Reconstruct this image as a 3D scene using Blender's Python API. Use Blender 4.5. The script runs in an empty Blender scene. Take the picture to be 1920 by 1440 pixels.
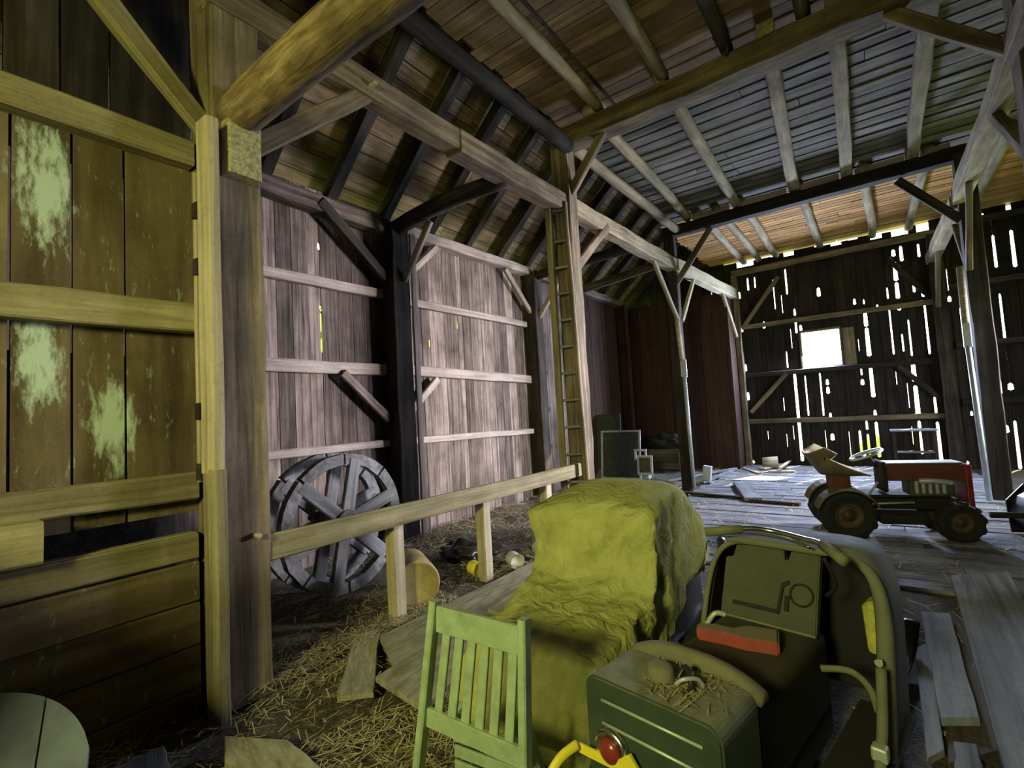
import bpy, bmesh, math, random
from mathutils import Vector, Matrix, noise
random.seed(7)
C = bpy.context.scene.collection
S = bpy.context.scene
PI = math.pi
V = Vector

# ------------------------------------------------------------------ camera
FPX, YAW, PITCH, ROLL, EYE = 916.0, -0.629, 0.0608, -0.0565, 1.6
fwd = V((math.sin(YAW)*math.cos(PITCH), math.cos(YAW)*math.cos(PITCH), math.sin(PITCH)))
rgt0 = V((math.cos(YAW), -math.sin(YAW), 0)); up0 = rgt0.cross(fwd)
rgt = rgt0*math.cos(ROLL) + up0*math.sin(ROLL); upv = -rgt0*math.sin(ROLL) + up0*math.cos(ROLL)
cam_d = bpy.data.cameras.new('camera'); cam_d.sensor_width = 36; cam_d.lens = 36*FPX/1920; cam_d.clip_start = .02
cam = bpy.data.objects.new('camera', cam_d); C.objects.link(cam)
mw = Matrix((rgt, upv, -fwd)).transposed().to_4x4(); mw.translation = V((0, 0, EYE)); cam.matrix_world = mw
S.camera = cam
# survey helpers: sight line of a picture point met with a plane of the building
def _ray(x, y): return fwd + rgt*((x-960)/FPX) - upv*((y-720)/FPX)
def onz(x, y, z=0):
    d = _ray(x, y); return V((0, 0, EYE)) + d*((z-EYE)/d.z)
def onx(x, y, X):
    d = _ray(x, y); return V((0, 0, EYE)) + d*(X/d.x)
def ony(x, y, Y):
    d = _ray(x, y); return V((0, 0, EYE)) + d*(Y/d.y)

# ------------------------------------------------------------------ world, lamps, exposure
S.view_settings.view_transform = 'Standard'; S.view_settings.look = 'None'
S.view_settings.gamma = 1; S.view_settings.use_curve_mapping = False; S.view_settings.exposure = 0.0
w = bpy.data.worlds.new('sky'); S.world = w; w.use_nodes = True
bg = w.node_tree.nodes['Background']; bg.inputs[0].default_value = (.86, .93, 1, 1); bg.inputs[1].default_value = 9.0

def area(name, loc, aim, sx, sy, power, col, spread=PI):
    d = bpy.data.lights.new(name, 'AREA'); d.shape = 'RECTANGLE'; d.size = sx; d.size_y = sy
    d.energy = power; d.color = col; d.spread = spread
    o = bpy.data.objects.new(name, d); C.objects.link(o); o.location = loc
    o.rotation_euler = (V(aim)-V(loc)).to_track_quat('-Z', 'Z').to_euler()
    return o
# daylight off the foliage through the hatch in the wall behind the camera
area('hatch_daylight', (-.7, -2.75, 2.75), (-2.5, 2.2, 1.7), .6, .6, 72, (1, .98, .30), math.radians(105))
# daylight through the small window of the far wall
area('window_daylight', (-.82, 13.30, 2.68), (-1.6, 6, 1.0), .72, .80, 560, (.60, .72, 1))
# added fill lamp in the right aisle, narrowed to brighten the left wall
area('left_wall_fill', (3.45, 9.6, 2.2), (-5.2, 5.3, 1.75), 1.4, 1.4, 215, (.92, .88, 1), math.radians(59))
# sun behind the far wall, through its chinks
sd = bpy.data.lights.new('sun', 'SUN'); sd.energy = 32; sd.angle = math.radians(.6); sd.color = (1, .84, .62)
so = bpy.data.objects.new('sun', sd); C.objects.link(so); so.location = (1, 20, 12)
so.rotation_euler = V((-.28, -.62, -.73)).to_track_quat('-Z', 'Z').to_euler()

# ------------------------------------------------------------------ materials
def nt(name):
    m = bpy.data.materials.new(name); m.use_nodes = True
    t = m.node_tree; b = t.nodes['Principled BSDF']
    return m, t, b
def N(t, typ, **kw):
    n = t.nodes.new(typ)
    for k, v in kw.items():
        if k in n.inputs: n.inputs[k].default_value = v
        else: setattr(n, k, v)
    return n
def ramp(t, stops):
    r = t.nodes.new('ShaderNodeValToRGB'); e = r.color_ramp.elements
    while len(e) < len(stops): e.new(.5)
    for i, (p, c) in enumerate(stops): e[i].position = p; e[i].color = (*c, 1)
    return r
def mixc(t, fac, a, b, mode='MIX'):
    m = t.nodes.new('ShaderNodeMix'); m.data_type = 'RGBA'; m.blend_type = mode
    for i, x in ((0, fac), (6, a), (7, b)):
        if isinstance(x, bpy.types.NodeSocket): t.links.new(x, m.inputs[i])
        else: m.inputs[i].default_value = x if not isinstance(x, tuple) else (*x, 1)
    return m.outputs[2]
def mth(t, op, a, b=0.0, c=None):
    m = t.nodes.new('ShaderNodeMath'); m.operation = op
    for i, x in enumerate((a, b) if c is None else (a, b, c)):
        if isinstance(x, bpy.types.NodeSocket): t.links.new(x, m.inputs[i])
        else: m.inputs[i].default_value = x
    return m.outputs[0]
def offset_coord(t):
    tc = N(t, 'ShaderNodeTexCoord'); oi = N(t, 'ShaderNodeObjectInfo')
    add = N(t, 'ShaderNodeVectorMath', operation='ADD'); mul = N(t, 'ShaderNodeVectorMath', operation='SCALE')
    mul.inputs[0].default_value = (31, 17, 23); t.links.new(oi.outputs['Random'], mul.inputs['Scale'])
    t.links.new(tc.outputs['Object'], add.inputs[0]); t.links.new(mul.outputs[0], add.inputs[1])
    return add.outputs[0], oi
def bump(t, b, h, strength=.4, dist=.01):
    n = N(t, 'ShaderNodeBump'); n.inputs['Strength'].default_value = strength; n.inputs['Distance'].default_value = dist
    t.links.new(h, n.inputs['Height']); t.links.new(n.outputs[0], b.inputs['Normal'])
def wood(name, dark, mid, light, grain=16, along=.9, rough=.85, var=.35, stain=.5, bmp=.5, extra=None):
    """timber: grain runs along the object's local X"""
    m, t, b = nt(name); co, oi = offset_coord(t)
    mp = N(t, 'ShaderNodeMapping'); mp.inputs['Scale'].default_value = (along, grain, grain); t.links.new(co, mp.inputs[0])
    n1 = N(t, 'ShaderNodeTexNoise', Scale=1.0, Detail=7.0, Roughness=.62); t.links.new(mp.outputs[0], n1.inputs[0])
    n1.inputs['Distortion'].default_value = .6
    r = ramp(t, ((.28, dark), (.5, mid), (.75, light))); t.links.new(n1.outputs[0], r.inputs[0])
    n2 = N(t, 'ShaderNodeTexNoise', Scale=1.7, Detail=4.0, Roughness=.6); t.links.new(co, n2.inputs[0])
    rs = ramp(t, ((.3, (1-stain,)*3), (.7, (1.12,)*3))); t.links.new(n2.outputs[0], rs.inputs[0])
    c = mixc(t, 1.0, r.outputs[0], rs.outputs[0], 'MULTIPLY')
    v = mth(t, 'MULTIPLY_ADD', oi.outputs['Random'], var*1.4, 1-var*.8)
    cv = N(t, 'ShaderNodeCombineXYZ'); [t.links.new(v, cv.inputs[i]) for i in range(3)]
    c = mixc(t, 1.0, c, cv.outputs[0], 'MULTIPLY')
    n3 = N(t, 'ShaderNodeTexNoise', Scale=38.0, Detail=3.0); t.links.new(co, n3.inputs[0])
    rk = ramp(t, ((.33, (.55,)*3), (.45, (1,)*3))); t.links.new(n3.outputs[0], rk.inputs[0])
    c = mixc(t, .3, c, rk.outputs[0], 'MULTIPLY')
    if extra: c = extra(t, c)
    t.links.new(c, b.inputs['Base Color']); b.inputs['Roughness'].default_value = rough
    b.inputs['Specular IOR Level'].default_value = .2
    bump(t, b, n1.outputs[0], bmp, .012)
    return m
def lime(t, c):
    """old whitewash left on the partition boards in patches of its own"""
    g = N(t, 'ShaderNodeNewGeometry'); tot = None
    for ctr, rad in (((-3.38, .60, 2.95), .40), ((-3.38, .58, 2.0), .34), ((-3.38, .88, 1.66), .36)):
        vm = N(t, 'ShaderNodeVectorMath', operation='SUBTRACT'); t.links.new(g.outputs['Position'], vm.inputs[0]); vm.inputs[1].default_value = ctr
        vs = N(t, 'ShaderNodeVectorMath', operation='MULTIPLY'); t.links.new(vm.outputs[0], vs.inputs[0]); vs.inputs[1].default_value = (1, 2.6, .9)
        ln = N(t, 'ShaderNodeVectorMath', operation='LENGTH'); t.links.new(vs.outputs[0], ln.inputs[0])
        k = mth(t, 'SUBTRACT', 1.0, mth(t, 'DIVIDE', ln.outputs['Value'], rad)); k = mth(t, 'MAXIMUM', k, 0.0)
        tot = k if tot is None else mth(t, 'ADD', tot, k)
    mp = N(t, 'ShaderNodeMapping'); mp.inputs['Scale'].default_value = (9, 22, 7); t.links.new(g.outputs['Position'], mp.inputs[0])
    n = N(t, 'ShaderNodeTexNoise', Scale=1.0, Detail=6.0, Roughness=.7); t.links.new(mp.outputs[0], n.inputs[0])
    f = mth(t, 'MULTIPLY', mth(t, 'SUBTRACT', mth(t, 'ADD', n.outputs[0], mth(t, 'MULTIPLY', tot, .45)), .60), 4.0)
    f = mth(t, 'MINIMUM', mth(t, 'MAXIMUM', f, 0.0), .8)
    return mixc(t, f, c, (.52, .66, .56))
def paint(name, col, rough=.5, metal=0.0, dust=.0, dustcol=(.30, .27, .17), mottle=.3, scale=9, coat=0):
    """paint or plastic, dusty where it faces up"""
    m, t, b = nt(name); co, oi = offset_coord(t)
    n = N(t, 'ShaderNodeTexNoise', Scale=scale, Detail=6.0, Roughness=.65); t.links.new(co, n.inputs[0])
    r = ramp(t, ((.3, tuple(x*(1-mottle) for x in col)), (.7, tuple(min(1, x*(1+mottle*.6)) for x in col)))); t.links.new(n.outputs[0], r.inputs[0])
    c = r.outputs[0]
    b.inputs['Roughness'].default_value = rough; b.inputs['Metallic'].default_value = metal
    if dust:
        g = N(t, 'ShaderNodeNewGeometry'); sx = N(t, 'ShaderNodeSeparateXYZ'); t.links.new(g.outputs['Normal'], sx.inputs[0])
        n2 = N(t, 'ShaderNodeTexNoise', Scale=22.0, Detail=5.0); t.links.new(co, n2.inputs[0])
        f = mth(t, 'MULTIPLY', mth(t, 'MAXIMUM', mth(t, 'ADD', sx.outputs[2], .12), 0.0), mth(t, 'MULTIPLY_ADD', n2.outputs[0], 1.2, .25))
        f = mth(t, 'MINIMUM', mth(t, 'MULTIPLY', f, dust), .95)
        c = mixc(t, f, c, dustcol)
        rr = mth(t, 'MINIMUM', mth(t, 'MULTIPLY_ADD', f, .6, rough), 1.0); t.links.new(rr, b.inputs['Roughness'])
    t.links.new(c, b.inputs['Base Color'])
    bump(t, b, n.outputs[0], .12, .004)
    return m
M = {}
M['beam'] = wood('hewn_oak', (.07, .05, .03), (.20, .155, .10), (.36, .29, .19), 15, .8)
M['beam_log'] = wood('peeled_log', (.08, .052, .03), (.22, .155, .09), (.42, .33, .21), 22, 3.0, bmp=.9, stain=.65)
M['beam_dark'] = wood('dark_and_shaded_timber', (.018, .014, .011), (.045, .036, .03), (.09, .075, .06), 15, .8)  # dark wood; on upper partition, rafters and left wall post it carries shade
M['pale'] = wood('sawn_pale_wood', (.26, .21, .13), (.46, .39, .27), (.62, .55, .40), 18, .7, var=.25, stain=.25)
M['part'] = wood('partition_board', (.085, .062, .036), (.165, .125, .072), (.245, .195, .115), 9, .7, var=.3, stain=.45, bmp=.35, extra=lime)
M['girt'] = wood('girt_wood', (.15, .125, .07), (.30, .26, .15), (.46, .41, .25), 20, .9, var=.25, stain=.35)
M['left'] = wood('weathered_siding', (.05, .033, .026), (.24, .18, .145), (.46, .375, .325), 26, .9, var=.6, stain=.62)
M['leftgirt'] = wood('weathered_girt', (.20, .16, .13), (.38, .31, .26), (.52, .45, .40), 18, .8, var=.2, stain=.3)
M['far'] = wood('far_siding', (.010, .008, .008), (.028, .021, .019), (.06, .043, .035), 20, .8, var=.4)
M['red'] = wood('red_brown_siding', (.034, .016, .011), (.058, .03, .021), (.085, .045, .033), 12, .5, var=.2, stain=.3, bmp=.2)
M['roof'] = wood('roof_board', (.08, .05, .028), (.22, .155, .085), (.38, .285, .16), 14, .9, var=.5, stain=.5)
M['ceil'] = wood('loft_board_brown', (.10, .06, .03), (.22, .145, .075), (.34, .24, .135), 11, .7, var=.4, stain=.5)
M['ceilg'] = wood('loft_board_grey', (.075, .065, .055), (.16, .142, .12), (.27, .245, .21), 12, .7, var=.3, stain=.45)
M['ceilo'] = wood('loft_board_orange_lit', (.20, .095, .035), (.46, .25, .095), (.66, .41, .18), 26, .6, var=.35, stain=.4)  # same loft wood, with the orange light of the far bay in its colour
M['joist'] = wood('pole_joist', (.13, .10, .06), (.30, .245, .16), (.46, .39, .27), 12, 1.2, var=.25, stain=.4, bmp=.8)
M['plank'] = wood('grey_plank', (.12, .122, .135), (.26, .27, .30), (.39, .405, .45), 16, .8, var=.3, stain=.35)
M['floorp'] = wood('floor_plank', (.11, .108, .12), (.26, .265, .30), (.42, .43, .48), 12, 1.0, var=.35, stain=.6)
M['strawp'] = wood('straw_strewn_plank', (.20, .18, .115), (.36, .335, .225), (.52, .49, .36), 26, 5.0, var=.2, stain=.35)
M['wheel'] = wood('grey_wheel_wood', (.10, .10, .095), (.24, .24, .235), (.40, .40, .39), 14, 1.0, var=.3, stain=.4)
M['dbox'] = wood('box_wood', (.05, .04, .03), (.12, .095, .07), (.2, .165, .12), 14, .8)
M['green'] = paint('chair_green_paint', (.30, .40, .22), .6, dust=.25, mottle=.3, scale=14)
M['cleat'] = paint('lichen_cleat', (.36, .33, .19), .9, mottle=.6, scale=40)
M['hull'] = paint('dark_green_hood', (.028, .036, .030), .55, dust=.55, dustcol=(.30, .31, .29))
M['hullrim'] = paint('dusty_rim', (.15, .165, .09), .7, dust=.4)
M['consol'] = paint('dusty_console', (.075, .08, .045), .8, dust=.3, dustcol=(.14, .135, .08), mottle=.25)
M['tank'] = paint('tail_green_paint', (.022, .046, .024), .4, dust=.9, dustcol=(.25, .25, .18))
M['trim'] = paint('bare_metal_trim', (.55, .62, .48), .45, .4, mottle=.3)
M['seat'] = paint('seat_vinyl', (.022, .020, .016), .55, dust=.38, dustcol=(.13, .115, .06))
M['pad'] = paint('seat_end_pad', (.16, .155, .085), .8, dust=.4)
M['black'] = paint('black_paint', (.010, .010, .011), .35, dust=.08)
M['blackm'] = paint('black_matt', (.012, .011, .010), .8, dust=.15, dustcol=(.10, .09, .06))
M['rubber'] = paint('tyre_rubber', (.013, .012, .011), .8, dust=.2, dustcol=(.08, .07, .05))
M['chrome'] = paint('dull_chrome', (.62, .66, .60), .25, 1.0, mottle=.25)
M['redp'] = paint('red_plastic', (.34, .025, .018), .5, dust=1.7, dustcol=(.24, .22, .14))
M['lens'] = paint('red_lens', (.26, .035, .02), .25, mottle=.2)
M['yellow'] = paint('yellow_paint', (.85, .74, .05), .45, mottle=.15)
M['foam'] = paint('yellow_foam', (.50, .50, .08), .9, mottle=.4, scale=30)
M['orange'] = paint('tractor_orange', (.13, .028, .012), .6, dust=.6, dustcol=(.12, .09, .05))
M['tred'] = paint('tractor_red', (.20, .014, .01), .5)
M['olive'] = paint('olive_seat_pan', (.15, .12, .045), .6, dust=.15)
M['rim'] = paint('rusty_wheel', (.07, .045, .018), .6, mottle=.5)
M['grey'] = paint('grey_casting', (.09, .085, .06), .6, .3, mottle=.5, scale=20)
M['white'] = paint('white_paint', (.62, .64, .66), .5, mottle=.2)
M['steel'] = paint('galvanised', (.50, .54, .60), .45, .3, mottle=.2)
M['screen'] = paint('dusty_glass', (.08, .095, .07), .35, mottle=.4)
M['tin'] = paint('can_metal', (.35, .34, .25), .4, .5, mottle=.4)
M['tinbody'] = paint('can_paint', (.62, .62, .52), .5, mottle=.25)
M['drumy'] = paint('drum_tan', (.36, .29, .11), .6, mottle=.35)
M['blue'] = paint('blue_lit_grey', (.15, .18, .24), .7, mottle=.35, scale=6)  # cool blue light falling on the disc is put into this colour
M['rust'] = paint('rusty_iron', (.06, .04, .03), .8, .2, mottle=.5)

# tarp: cloth with soft weave and dust
m, t, b = nt('tarp_cloth'); co, oi = offset_coord(t)
n = N(t, 'ShaderNodeTexNoise', Scale=6.0, Detail=6.0, Roughness=.6); t.links.new(co, n.inputs[0])
r = ramp(t, ((.3, (.34, .35, .11)), (.7, (.50, .51, .18)))); t.links.new(n.outputs[0], r.inputs[0]); t.links.new(r.outputs[0], b.inputs['Base Color'])
n2 = N(t, 'ShaderNodeTexNoise', Scale=9.0, Detail=5.0); n2.inputs['Distortion'].default_value = 1.6; t.links.new(co, n2.inputs[0]); bump(t, b, n2.outputs[0], .8, .035)
b.inputs['Roughness'].default_value = .95; b.inputs['Specular IOR Level'].default_value = .1; M['tarp'] = m
# earth floor with chaff
m, t, b = nt('earth_and_chaff'); tc = N(t, 'ShaderNodeTexCoord')
n = N(t, 'ShaderNodeTexNoise', Scale=2.2, Detail=8.0, Roughness=.7); t.links.new(tc.outputs['Object'], n.inputs[0])
r = ramp(t, ((.3, (.055, .045, .032)), (.55, (.14, .12, .085)), (.75, (.24, .22, .17)))); t.links.new(n.outputs[0], r.inputs[0])
n2 = N(t, 'ShaderNodeTexNoise', Scale=45.0, Detail=4.0, Roughness=.7); t.links.new(tc.outputs['Object'], n2.inputs[0])
r2 = ramp(t, ((.35, (.35,)*3), (.62, (1.25,)*3))); t.links.new(n2.outputs[0], r2.inputs[0])
c = mixc(t, 1.0, r.outputs[0], r2.outputs[0], 'MULTIPLY'); t.links.new(c, b.inputs['Base Color']); b.inputs['Roughness'].default_value = .95
bump(t, b, n2.outputs[0], .8, .03); M['earth'] = m
m, t, b = nt('straw'); oi = N(t, 'ShaderNodeNewGeometry'); r = ramp(t, ((0, (.20, .16, .07)), (.6, (.42, .36, .18)), (1, (.66, .60, .38)))); t.links.new(oi.outputs['Random Per Island'], r.inputs[0])
t.links.new(r.outputs[0], b.inputs['Base Color']); b.inputs['Roughness'].default_value = .8; M['straw'] = m
m, t, b = nt('leaf_green'); b.inputs['Base Color'].default_value = (.30, .42, .03, 1); b.inputs['Roughness'].default_value = .8; M['leaf'] = m
m, t, b = nt('grass'); b.inputs['Base Color'].default_value = (.16, .26, .05, 1); M['grass'] = m

# ------------------------------------------------------------------ object helpers
MW = {}
def mk(name, bm, mat, parent=None, Mx=None, local=False, smooth=False):
    """one mesh object; Mx is a world matrix unless local"""
    if isinstance(bm, bpy.types.Mesh): me = bm
    else:
        me = bpy.data.meshes.new(name); bmesh.ops.recalc_face_normals(bm, faces=bm.faces); bm.to_mesh(me); bm.free()
        me.materials.append(M[mat] if isinstance(mat, str) else mat)
        if smooth: me.polygons.foreach_set('use_smooth', [True]*len(me.polygons))
    o = bpy.data.objects.new(name, me); C.objects.link(o)
    Mx = Matrix.Identity(4) if Mx is None else Mx
    if parent is not None:
        o.parent = parent; P = MW[parent.name]
        o.matrix_basis = Mx if local else P.inverted() @ Mx
        MW[o.name] = P @ o.matrix_basis
    else:
        o.matrix_basis = Mx; MW[o.name] = Mx.copy()
    return o
def tag(o, label, cat, group=None):
    o['label'] = label; o['category'] = cat
    if group: o['group'] = group
    return o
def thing(name, label, cat, loc=(0, 0, 0), rz=0, group=None, Mx=None):
    o = bpy.data.objects.new(name, None); C.objects.link(o); o.empty_display_size = .1
    Mx = Matrix.Translation(V(loc)) @ Matrix.Rotation(rz, 4, 'Z') if Mx is None else Mx
    o.matrix_basis = Mx; MW[o.name] = Mx.copy()
    return tag(o, label, cat, group)
def struct(name, loc=(0, 0, 0)):
    o = bpy.data.objects.new(name, None); C.objects.link(o); o.empty_display_size = .1
    o.location = loc; MW[o.name] = Matrix.Translation(V(loc)); o['kind'] = 'structure'
    return o
def frame(p0, p1, up=(0, 0, 1)):
    x = (V(p1)-V(p0)).normalized(); u = V(up)
    if abs(x.dot(u)) > .985: u = V((0, 1, 0)) if abs(x.y) < .9 else V((1, 0, 0))
    y = u.cross(x).normalized(); z = x.cross(y)
    m = Matrix((x, y, z)).transposed().to_4x4(); m.translation = V(p0)
    return m
def loft(bm, rings, cap=True, closed=True):
    vs = [[bm.verts.new(p) for p in r] for r in rings]
    n = len(vs[0])
    for a, b in zip(vs, vs[1:]):
        for i in range(n if closed else n-1):
            j = (i+1) % n
            bm.faces.new((a[i], a[j], b[j], b[i]))
    if cap and closed:
        bm.faces.new(vs[0][::-1]); bm.faces.new(vs[-1])
    return vs
def timber_bm(L, w, h, jit=.006, seg=None, ch=.012, bow=0):
    bm = bmesh.new(); seg = seg or max(1, int(L/.3)); rings = []
    ph = random.uniform(0, 50); a, b = w/2, h/2; ch = min(ch, a*.4, b*.4)
    base = ((-a+ch, -b), (a-ch, -b), (a, -b+ch), (a, b-ch), (a-ch, b), (-a+ch, b), (-a, b-ch), (-a, -b+ch))
    for i in range(seg+1):
        x = L*i/seg; r = []
        dy, dz = jit*noise.noise((x*1.1, ph, 0)), jit*noise.noise((x*1.1, 0, ph)) + bow*math.sin(PI*i/seg)
        for k, (y, z) in enumerate(base):
            q = noise.noise((x*3.1+ph, y*9, z*9))*jit*1.3
            r.append((x, y+dy+q, z+dz+noise.noise((x*2.7, y*9+ph, z*9))*jit*1.3))
        rings.append(r)
    loft(bm, rings); return bm
def timber(name, p0, p1, w, h, mat, parent=None, jit=.006, up=(0, 0, 1), ch=.012, bow=0, seg=None):
    """hewn or sawn member; w across, h along up"""
    L = (V(p1)-V(p0)).length
    return mk(name, timber_bm(L, w, h, jit, seg, ch, bow), mat, parent, frame(p0, p1, up))
def log(name, p0, p1, r0, r1, mat, parent=None, jit=.01, bow=0, flat=1.0, n=12):
    L = (V(p1)-V(p0)).length; bm = bmesh.new(); seg = max(3, int(L/.2)); rings = []; ph = random.uniform(0, 60)
    for i in range(seg+1):
        x = L*i/seg; R = r0+(r1-r0)*i/seg; ring = []
        dy = .03*noise.noise((x*.6, ph, 1))*min(1, r0/.08); dz = bow*math.sin(PI*i/seg)
        for k in range(n):
            a = 2*PI*k/n; q = R*(1+.5*jit/r0*2*noise.noise((x*2+ph, math.cos(a)*1.3, math.sin(a)*1.3)))
            ring.append((x, q*math.cos(a)+dy, flat*q*math.sin(a)+dz))
        rings.append(ring)
    loft(bm, rings)
    return mk(name, bm, mat, parent, frame(p0, p1), smooth=True)
def box_bm(bm, c, s, Mx=None, bev=0.0):
    r = bmesh.ops.create_cube(bm, size=1.0)
    for v in r['verts']: v.co = V((v.co.x*s[0]+c[0], v.co.y*s[1]+c[1], v.co.z*s[2]+c[2]))
    if bev:
        es = list({e for v in r['verts'] for e in v.link_edges})
        bmesh.ops.bevel(bm, geom=es, offset=bev, segments=2, affect='EDGES', profile=.5)
    if Mx is not None: bmesh.ops.transform(bm, matrix=Mx, verts=r['verts'] if not bev else bm.verts)
    return bm
def box(name, c, s, mat, parent=None, bev=.004, local=False, Mx=None):
    bm = bmesh.new(); box_bm(bm, (0, 0, 0), s, None, bev)
    T = Matrix.Translation(V(c)) if Mx is None else Mx
    return mk(name, bm, mat, parent, T, local)
def tube_bm(pts, r, n=10, closed=False, bm=None, ry=None):
    bm = bm or bmesh.new(); pts = [V(p) for p in pts]; rings = []; k = len(pts)
    prev = None
    for i, p in enumerate(pts):
        a = pts[(i-1) % k] if (closed or i > 0) else p; c = pts[(i+1) % k] if (closed or i < k-1) else p
        d = (c-a).normalized()
        if prev is None:
            u = V((0, 0, 1)) if abs(d.z) < .9 else V((1, 0, 0))
        else: u = prev
        s = d.cross(u).normalized(); u = s.cross(d).normalized(); prev = u
        R = r[i] if isinstance(r, (list, tuple)) else r; Ry = R if ry is None else ry
        rings.append([p + s*(R*math.cos(2*PI*j/n)) + u*(Ry*math.sin(2*PI*j/n)) for j in range(n)])
    if closed: rings.append(rings[0])
    if closed:
        vs = [[bm.verts.new(q) for q in ring] for ring in rings[:-1]]; vs.append(vs[0])
        for A, B in zip(vs, vs[1:]):
            for j in range(n): bm.faces.new((A[j], A[(j+1) % n], B[(j+1) % n], B[j]))
    else: loft(bm, rings)
    return bm
def tube(name, pts, r, mat, parent=None, n=10, closed=False, local=True, ry=None):
    return mk(name, tube_bm(pts, r, n, closed, ry=ry), mat, parent, None, local, smooth=True)
def smooth_path(pts, k=6):
    pts = [V(p) for p in pts]; out = []
    for i in range(len(pts)-1):
        p0 = pts[max(i-1, 0)]; p1 = pts[i]; p2 = pts[i+1]; p3 = pts[min(i+2, len(pts)-1)]
        for j in range(k):
            t = j/k; out.append(.5*((2*p1)+(p2-p0)*t+(2*p0-5*p1+4*p2-p3)*t*t+(3*p1-p0-3*p2+p3)*t**3))
    out.append(pts[-1]); return out
def lathe_bm(prof, n=24, bm=None, axis='Z'):
    bm = bm or bmesh.new(); rings = []
    for r, z in prof:
        ring = []
        for k in range(n):
            a = 2*PI*k/n; p = (r*math.cos(a), r*math.sin(a), z)
            if axis == 'Y': p = (p[0], p[2], p[1])
            if axis == 'X': p = (p[2], p[0], p[1])
            ring.append(p)
        rings.append(ring)
    loft(bm, rings); return bm
def prism_bm(poly, d, bm=None):
    """outline in local X-Z, extruded d along Y"""
    bm = bm or bmesh.new()
    a = [bm.verts.new((x, 0, z)) for x, z in poly]; b = [bm.verts.new((x, d, z)) for x, z in poly]
    bm.faces.new(a); bm.faces.new(b[::-1]); n = len(poly)
    for i in range(n): bm.faces.new((a[i], b[i], b[(i+1) % n], a[(i+1) % n]))
    return bm

# ================================================================== SETTING
# ---- outside ground
bm = bmesh.new(); bmesh.ops.create_grid(bm, x_segments=1, y_segments=1, size=60)
g = mk('ground', bm, 'grass', None, Matrix.Translation((0, 5, -.25))); g['kind'] = 'structure'

# ---- floor: uneven earth, with the planked middle bays
floor = struct('floor')
bm = bmesh.new(); nx, ny = 90, 150; x0, x1, y0, y1 = -5.6, 3.8, -3.2, 13.6
vs = []
for j in range(ny+1):
    row = []
    for i in range(nx+1):
        x = x0+(x1-x0)*i/nx; y = y0+(y1-y0)*j/ny
        amp = .045 if x < -3 else .012
        z = amp*noise.noise((x*1.7, y*1.7, 0)) + amp*.6*noise.noise((x*5, y*5, 3))
        z -= .012 if x > -2.9 else .0
        row.append(bm.verts.new((x, y, z-.02)))
    vs.append(row)
for j in range(ny):
    for i in range(nx): bm.faces.new((vs[j][i], vs[j][i+1], vs[j+1][i+1], vs[j+1][i]))
mk('earth', bm, 'earth', floor, smooth=True)
y = 5.2
while y < 13.2:
    wd = random.uniform(.2, .3); xa = -2.75+random.uniform(-.12, .12); xb = 1.5
    cut = random.uniform(-1.6, .6)
    for a, b in ((xa, cut-.005), (cut+.005, xb)):
        z = random.uniform(-.006, .006)
        timber('floor_plank', (a, y+wd/2, z-.015), (b, y+wd/2, z-.015+random.uniform(-.006, .006)), wd-.012, .035, 'floorp', floor, .003, seg=4)
    y += wd

# ---- wall_left: vertical siding on girts
WL = -5.32
wl = struct('wall_left', (WL, 0, 0))
def board_poly(half, z0, z1, left, right, d=.025, top=None):
    """outline x from left edge to right edge; left/right are lists of (za, zb, inset) notches"""
    p = [(-half, z0)]
    p2 = []
    e = -.0004
    for (za, zb, ins) in sorted(right): p2 += [(half-e, za), (half-ins, za+.02), (half-ins*.8, zb-.03), (half-e, zb)]
    r = [(half-e, z0)] + p2 + [(half-e, top[1] if top else z1)]
    p3 = []
    for (za, zb, ins) in sorted(left): p3 += [(-half+e, za), (-half+ins, za+.02), (-half+ins*.8, zb-.03), (-half+e, zb)]
    l = [(-half+e, z0)] + p3 + [(-half+e, top[0] if top else z1)]
    return r + l[::-1]
edges = [-3.2]
while edges[-1] < 12.5: edges.append(edges[-1]+random.uniform(.17, .26))
def snap(edges, v):
    i = min(range(1, len(edges)-1), key=lambda k: abs(edges[k]-v)); edges[i] = v; return i
nl = {}
for (px, py0, py1, wdt) in ((605, 592, 662, .016), (594, 460, 468, .02), (807, 640, 652, .02), (859, 604, 618, .016), (973, 520, 527, .03), (602, 578, 584, .02)):
    a = onx(px, py1, WL); b = onx(px, py0, WL); nl.setdefault(snap(edges, a.y), []).append((a.z, b.z+.05, wdt))
edges.sort()
# board builder: local X up (grain), so outline is rotated
def board(parent, name, mat, A, U, Nn, half, z0, z1, left=(), right=(), d=.025, top=None):
    """A: world point of the board's centre line at z=0; U: direction across; Nn: direction of thickness"""
    poly = board_poly(half, z0, z1, left, right, d, top)
    bm = bmesh.new()
    k_ = 1-.004/half; a = [bm.verts.new((z-z0, x*k_, 0)) for x, z in poly]; b = [bm.verts.new((z-z0, x, d)) for x, z in poly]
    bm.faces.new(a); bm.faces.new(b[::-1]); n = len(poly)
    for i in range(n): bm.faces.new((a[i], b[i], b[(i+1) % n], a[(i+1) % n]))
    Mx = Matrix((V((0, 0, 1)), V(U), V(Nn))).transposed().to_4x4(); Mx.translation = V(A)+V((0, 0, z0))
    return mk(name, bm, mat, parent, Mx)
for i in range(len(edges)-1):
    a, b = edges[i], edges[i+1]
    if b-a < .03: continue
    board(wl, 'board', 'left' if a < 9.2 else 'red', (WL+random.uniform(-.004, .004), (a+b)/2, 0), (0, 1, 0), (-1, 0, 0), (b-a)/2, -.2, 4.5, nl.get(i, ()), nl.get(i+1, ()))  # far boards red-brown, and dark to stand in for shade there
GX = WL+.055
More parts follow.
